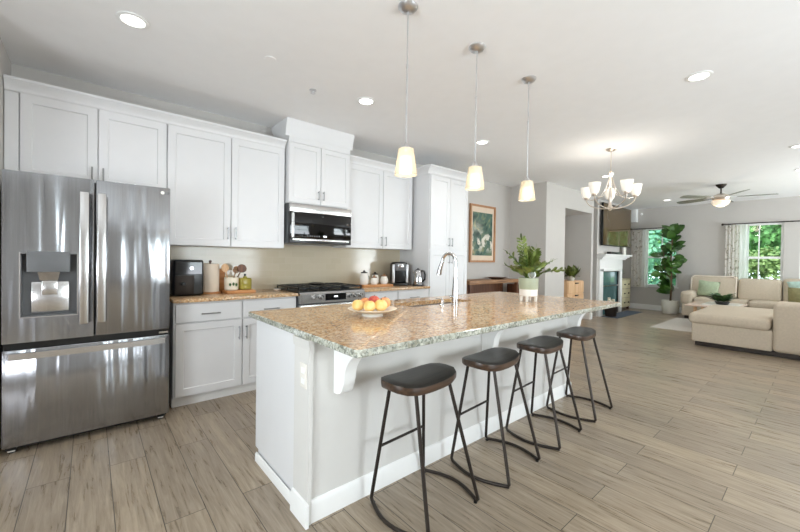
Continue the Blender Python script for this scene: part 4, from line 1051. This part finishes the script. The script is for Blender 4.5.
for i in range(60):
    a = rnd.uniform(0, 6.28); lf.leaf((10.95+.04*math.cos(a), -.40+.04*math.sin(a), .95), (math.cos(a), math.sin(a), rnd.uniform(.2, 2)), (0, 0, 1), rnd.uniform(.12, .25), .05, .4)
lf.build('foliage', DKL, t, 60)
t = thing('accent_dresser', (10.92, -.4, 0), 'pale yellow-green dresser between chimney breast and far wall', 'dresser')
MB().box(10.61, -.63, .06, 11.24, -.20, .81, bev=.004).build('carcass', DARKW, t)
MB().box(10.59, -.66, .81, 11.26, -.18, .83, bev=.004).build('dresser_top', PEACH, t)
for x in (10.62, 11.19):
    for y in (-.62, -.25): MB().box(x, y, 0, x+.05, y+.05, .06).build('foot', DARKW, t)
for z0, z1 in ((.57, .80), (.33, .56), (.08, .32)):
    d = MB().box(10.615, -.65, z0, 11.235, -.63, z1, bev=.004, seg=1).build('drawer', PEACH, t)
    for x in (10.78, 11.07): MB().ball((x, -.662, (z0+z1)/2), .018, 10, 8).build('knob', BLACKM, d)
single('wall_speaker', MB().box(11.36, -.72, 2.38, 11.495, -.55, 2.735, bev=.006), TRIM, (11.43, -.63, 2.38), 'narrow white box mounted high in the far left wall corner', 'speaker')
single('wall_sensor', MB().ball((11.485, -.81, 2.60), (.03, .03, .035), 14, 10).box(11.48, -.825, 2.58, 11.5, -.795, 2.62), TRIM, (11.5, -.81, 2.6), 'small white round sensor high on the far wall', 'sensor')

# ================================================================== CURTAINS
def curtain(y0, y1, z0, z1, x, waves, amp, mat, label, cat='curtain', nm='curtain'):
    m = MB(); n = waves*8; A = []; B = []
    for i in range(n+1):
        y = y0+(y1-y0)*i/n; xx = x+amp*math.sin(2*math.pi*waves*i/n)+amp*.3*math.sin(5.1*i/n+1)
        A.append(m.bm.verts.new((xx, y, z1))); B.append(m.bm.verts.new((xx+.006*math.sin(i), y, z0)))
    for i in range(n): m.bm.faces.new((A[i], A[i+1], B[i+1], B[i]))
    o = single(nm, m, mat, (x, (y0+y1)/2, z0), label, cat, None, 80)
    return o
RODX = X1-.09
curtain(-.86, -.60, .60, 2.16, RODX, 4, .018, CURT, 'floral curtain at the left side of the left living room window')
curtain(-1.0, -.86, .60, 2.16, RODX, 2, .02, SHEER, 'white sheer lining at the left edge of the left window')
curtain(-2.80, -2.55, .08, 2.17, RODX, 4, .018, CURT, 'floral curtain beside the window behind the sofa')
curtain(-2.96, -2.80, .08, 2.17, RODX, 2, .022, SHEER, 'bright white sheer lining beside the floral curtain behind the sofa')
def rod(y0, y1, z, label):
    t = thing('curtain_rod', (RODX, (y0+y1)/2, z), label, 'curtain rod')
    MB().cyl((RODX, y0, z), (RODX, y1, z), .012, n=10).build('rod', BLACKM, t)
    for y in (y0, y1): MB().ball((RODX, y, z), .026, 12, 8).build('finial', BLACKM, t)
    for y in (y0+.12, y1-.12, (y0+y1)/2): MB().box(RODX-.008, y-.008, z-.01, X1, y+.008, z+.006).build('bracket', BLACKM, t)
rod(-1.72, -.58, 2.19, 'dark curtain rod above the left living room window')
rod(-4.75, -2.50, 2.20, 'long dark curtain rod above the windows behind the sofa')

# ================================================================== FIG TREE
px_, py_ = 11.02, -1.60
t = thing('fig_tree', (px_, py_, 0), 'tall fiddle-leaf fig in a pale woven pot by the left window', 'plant')
MB().lathe([(0, 0), (.14, 0), (.165, .03), (.185, .33), (.18, .34), (.168, .33), (.16, .28), (0, .27)], (px_, py_, 0), 32).build('pot', SOILW, t)
MB().cyl((px_, py_, .26), (px_, py_, .285), .16, n=24).build('soil', SOIL, t)
tr = [Vector((px_, py_, .27)), Vector((px_+.02, py_-.01, .8)), Vector((px_-.02, py_+.0, 1.4)), Vector((px_, py_-.02, 2.0))]
m = MB(); m.tube(tr, [.022, .02, .016, .01], 10)
m.tube([tr[1], tr[1]+Vector((-.1, .12, .35)), tr[1]+Vector((-.12, .15, .75))], [.014, .012, .008], 8)
m.build('trunk', BARK, t)
fr = random.Random(11); lf = MB()
for i in range(110):
    z = fr.uniform(.48, 2.04); s = (z-.27)/1.73*3; k = min(2, int(s)); p = tr[k].lerp(tr[k+1], s-k)
    if i % 4 == 0 and .9 < z < 1.6: p = p+Vector((-.1, .13, 0))
    a = fr.uniform(0, 6.28); el = fr.uniform(-.2, 1.2) + (.9 if z > 1.85 else 0)
    d = Vector((math.cos(a), math.sin(a), el)).normalized(); L = fr.uniform(.19, .30)
    if p.x + d.x*(L+.04) > X1-.14: d.x = -abs(d.x)
    if z < 1.1 and d.y < 0: d.y = -d.y
    lf.leaf(p+d*.04, d, Vector((-.8+fr.uniform(-.5, .5), -.3+fr.uniform(-.6, .6), fr.uniform(.2, 1.1))), L, L*.66, fr.uniform(.0, .35))
lf.build('leaves', FIGL, t, 60)

# ================================================================== SOFA
t = thing('sectional_sofa', (9.6, -3.2, 0), 'large beige linen sectional sofa with chaise in the living room', 'sofa')
def cush(x0, y0, z0, x1, y1, z1, bev=.05, nm='seat_cushion', mat=TAUPE): return MB().box(x0, y0, z0, x1, y1, z1, bev=bev, seg=4).build(nm, mat, t, 60)
# far run along the window wall
cush(10.42, -4.75, .07, 11.33, -1.95, .34, .02, 'sofa_base')
cush(11.13, -4.75, .34, 11.33, -1.95, .78, .05, 'sofa_back')
cush(10.40, -2.15, .33, 11.33, -1.92, .63, .07, 'armrest')
cush(10.40, -3.05, .33, 11.14, -2.16, .50); cush(10.40, -3.86, .33, 11.14, -3.06, .50)
def backc(y0, y1, z1, pip):
    m = MB(); m.box(10.90, y0, .47, 11.14, y1, z1, bev=.07, seg=4)
    for v in m.bm.verts:
        s = (v.co.z-.47)/(z1-.47); v.co.x += .10*s
    o = m.build('back_cushion', TAUPE, t, 60)
    if pip:
        pts = [(10.93, y0+.02, .52), (10.99, y0+.02, z1-.06), (11.0, y0+.06, z1-.015), (11.0, y1-.06, z1-.015), (10.99, y1-.02, z1-.06), (10.93, y1-.02, .52)]
        MB().tube(pts, .012, 8).build('piping', PIPING, o)
backc(-2.83, -2.0, .99, True); backc(-3.52, -2.84, .95, False); backc(-4.3, -3.53, .98, False)
# right run and chaise
cush(7.22, -4.65, .07, 10.42, -3.66, .34, .02, 'sofa_base')
cush(7.60, -4.43, .33, 10.40, -3.64, .47)
cush(7.10, -4.65, .07, 7.60, -3.64, .745, .055, 'armrest')
cush(7.12, -3.64, .07, 8.85, -2.76, .36, .02, 'chaise_base')
cush(7.08, -3.62, .345, 8.90, -2.72, .51, .06, 'chaise_cushion')
cush(7.6, -4.65, .33, 10.4, -4.42, .80, .06, 'sofa_back')
MB().box(7.16, -4.62, .005, 8.80, -2.80, .08).box(10.46, -4.7, .005, 11.30, -2.0, .08).box(8.8, -4.6, .005, 10.46, -3.72, .08).build('underframe', BLACKM, t)
def pillow(x, y, z, s, rot, mat, label, th=.075):
    m = MB(); n = 10
    for sg in (-1, 1):
        g = [[None]*(n+1) for _ in range(n+1)]
        for i in range(n+1):
            for j in range(n+1):
                u, v = -1+2*i/n, -1+2*j/n; h = th*((1-u*u)*(1-v*v))**.42
                pin = 1-.07*(1-abs(u))*abs(v)**3-.07*(1-abs(v))*abs(u)**3
                g[i][j] = m.bm.verts.new((sg*h, u*s/2*pin, v*s/2*pin))
        for i in range(n):
            for j in range(n): m.bm.faces.new((g[i][j], g[i+1][j], g[i+1][j+1], g[i][j+1]))
    bmesh.ops.remove_doubles(m.bm, verts=m.bm.verts, dist=.0005)
    o = m.build('throw_pillow', mat, None, 70); o.location = (x, y, z); o.rotation_euler = rot
    return tag(o, label, 'pillow', 'throw pillows on the sofa')
pillow(10.81, -2.36, .69, .38, (R(6), R(-14), R(8)), SAGEF, 'sage green throw pillow at the left end of the sofa')
pillow(10.80, -3.86, .74, .46, (R(-10), R(-14), R(-10)), TEALF, 'pale aqua patterned throw pillow at the right edge of the picture')
pillow(8.30, -3.94, .70, .46, (R(0), R(-16), R(10)), OLIVEF, 'olive green throw pillow leaning behind the near sofa arm')

# coffee table
t = thing('coffee_table', (9.45, -2.68, 0), 'low pale wooden coffee table between the sofa runs', 'table')
MB().box(8.95, -3.10, .43, 10.0, -2.30, .46, bev=.006).build('table_top', basic('pale_tabletop', srgb(226, 204, 188), .25, var=.04, nscale=3), t)
for x in (9.10, 9.80):
    for y in (-3.0, -2.46): MB().box(x, y, .012, x+.05, y+.05, .43).build('leg', LIGHTW, t)
single('serving_tray', MB().box(9.08, -3.05, .461, 9.92, -2.52, .475, bev=.004), WHITEC, (9.5, -2.78, .461), 'white tray under the leafy plant on the coffee table', 'tray')
t = thing('potted_plant', (9.40, -2.80, .476), 'low dark leafy plant on the coffee table', 'plant')
MB().lathe([(0, 0), (.09, 0), (.12, .06), (.115, .06), (0, .05)], (9.40, -2.80, .476), 24).build('pot', BLACKP, t)
lf = MB()
for i in range(110):
    a = fr.uniform(0, 6.28); e_ = fr.uniform(.3, 2.2); rr_ = fr.uniform(0, .09); d = Vector((math.cos(a), math.sin(a), e_)).normalized(); q = Vector((9.40+rr_*math.cos(a), -2.80+rr_*math.sin(a), .53)) + d*fr.uniform(.0, .12)
    lf.leaf(q, Vector((math.cos(a), math.sin(a), fr.uniform(.35, 1.3))), (0, 0, 1), fr.uniform(.09, .15), .085, .2)
lf.build('foliage', DKL, t, 60)
single('area_rug', MB().box(8.42, -3.6, 0, 10.38, -1.87, .004, bev=.001, seg=1), RUGL, (9.4, -2.7, 0), 'light grey area rug under the coffee table', 'rug')

# ================================================================== OUTSIDE
single('lawn', MB().box(11.9, -22, -.5, 45, 16, -.4), GRASS, (20, -3, -.5), 'green lawn seen outside the living room windows', 'lawn')
bpy.data.objects['lawn']['kind'] = 'structure'
orr = random.Random(5)
def tree(x, y, zb, h, r, mat, label, n, nm='tree', trunk=True, ls=.3, group='trees outside the windows'):
    t = thing(nm, (x, y, -.4), label, 'tree' if trunk else 'shrub', group)
    if trunk: MB().tube([(x, y, -.4), (x+.1, y, zb+h*.3), (x, y, zb+h*.7)], [.09, .07, .05], 8).build('trunk', BARK, t)
    m = MB(); blobs = [(x+orr.uniform(-.5, .5)*r, y+orr.uniform(-.55, .55)*r, zb+h*orr.uniform(.15, .85), r*orr.uniform(.35, .6)) for _ in range(9)]
    for i in range(n):
        b = blobs[i % 9]; d = Vector((orr.gauss(0, 1), orr.gauss(0, 1), orr.gauss(0, 1))).normalized()
        p = Vector(b[:3]) + d*b[3]*orr.uniform(.6, 1.05)*Vector((1, 1, .9)).length/1.7
        if p.z < -.38: p.z = -.38+orr.uniform(0, .3)
        if p.x < 12.2: p.x = 12.2+orr.uniform(0, .3)
        q = (d+Vector((orr.uniform(-.9, .9), orr.uniform(-.9, .9), orr.uniform(-1, .3)))).normalized()
        m.leaf(p, q, d, ls*orr.uniform(.7, 1.3), ls*.6, .2)
    m.build('foliage', mat, t, 60)
tree(17.0, .7, .0, 6.0, 1.5, TREEB, 'blue-green leafy tree outside the left window', 4200, ls=.2)
tree(17.5, -3.5, .0, 6.0, 1.7, TREEA, 'tall green tree outside the window behind the sofa', 4200, ls=.2)
tree(17.5, -6.9, .0, 6.0, 1.6, TREEA, 'green tree outside, furthest right beyond the sofa windows', 1600)
tree(24.0, 2.9, 0, 8.0, 2.3, TREEA, 'green tree further off outside the left window', 3200, ls=.32)
tree(24.0, -3.4, 0, 8.5, 2.2, TREEB, 'blue-green tree further off outside the window behind the sofa', 3200, ls=.32)
tree(33.0, .3, 0, 10, 4.2, TREEA, 'broad distant tree outside, between the two further trees', 2600, ls=.7)
tree(13.9, -3.0, -.3, 2.5, 1.0, SHRUB, 'pale yellow-green shrub outside the window behind the sofa', 2400, 'shrub', False, .11, 'shrubs outside the windows')
tree(14.0, -5.4, -.3, 2.3, .95, SHRUB, 'yellow-green shrub outside, right of the pale shrub', 1500, 'shrub', False, .11, 'shrubs outside the windows')
tree(13.6, -.35, -.3, 1.3, .9, TREEB, 'dark green shrub outside below the left window', 1500, 'shrub', False, .13, 'shrubs outside the windows')
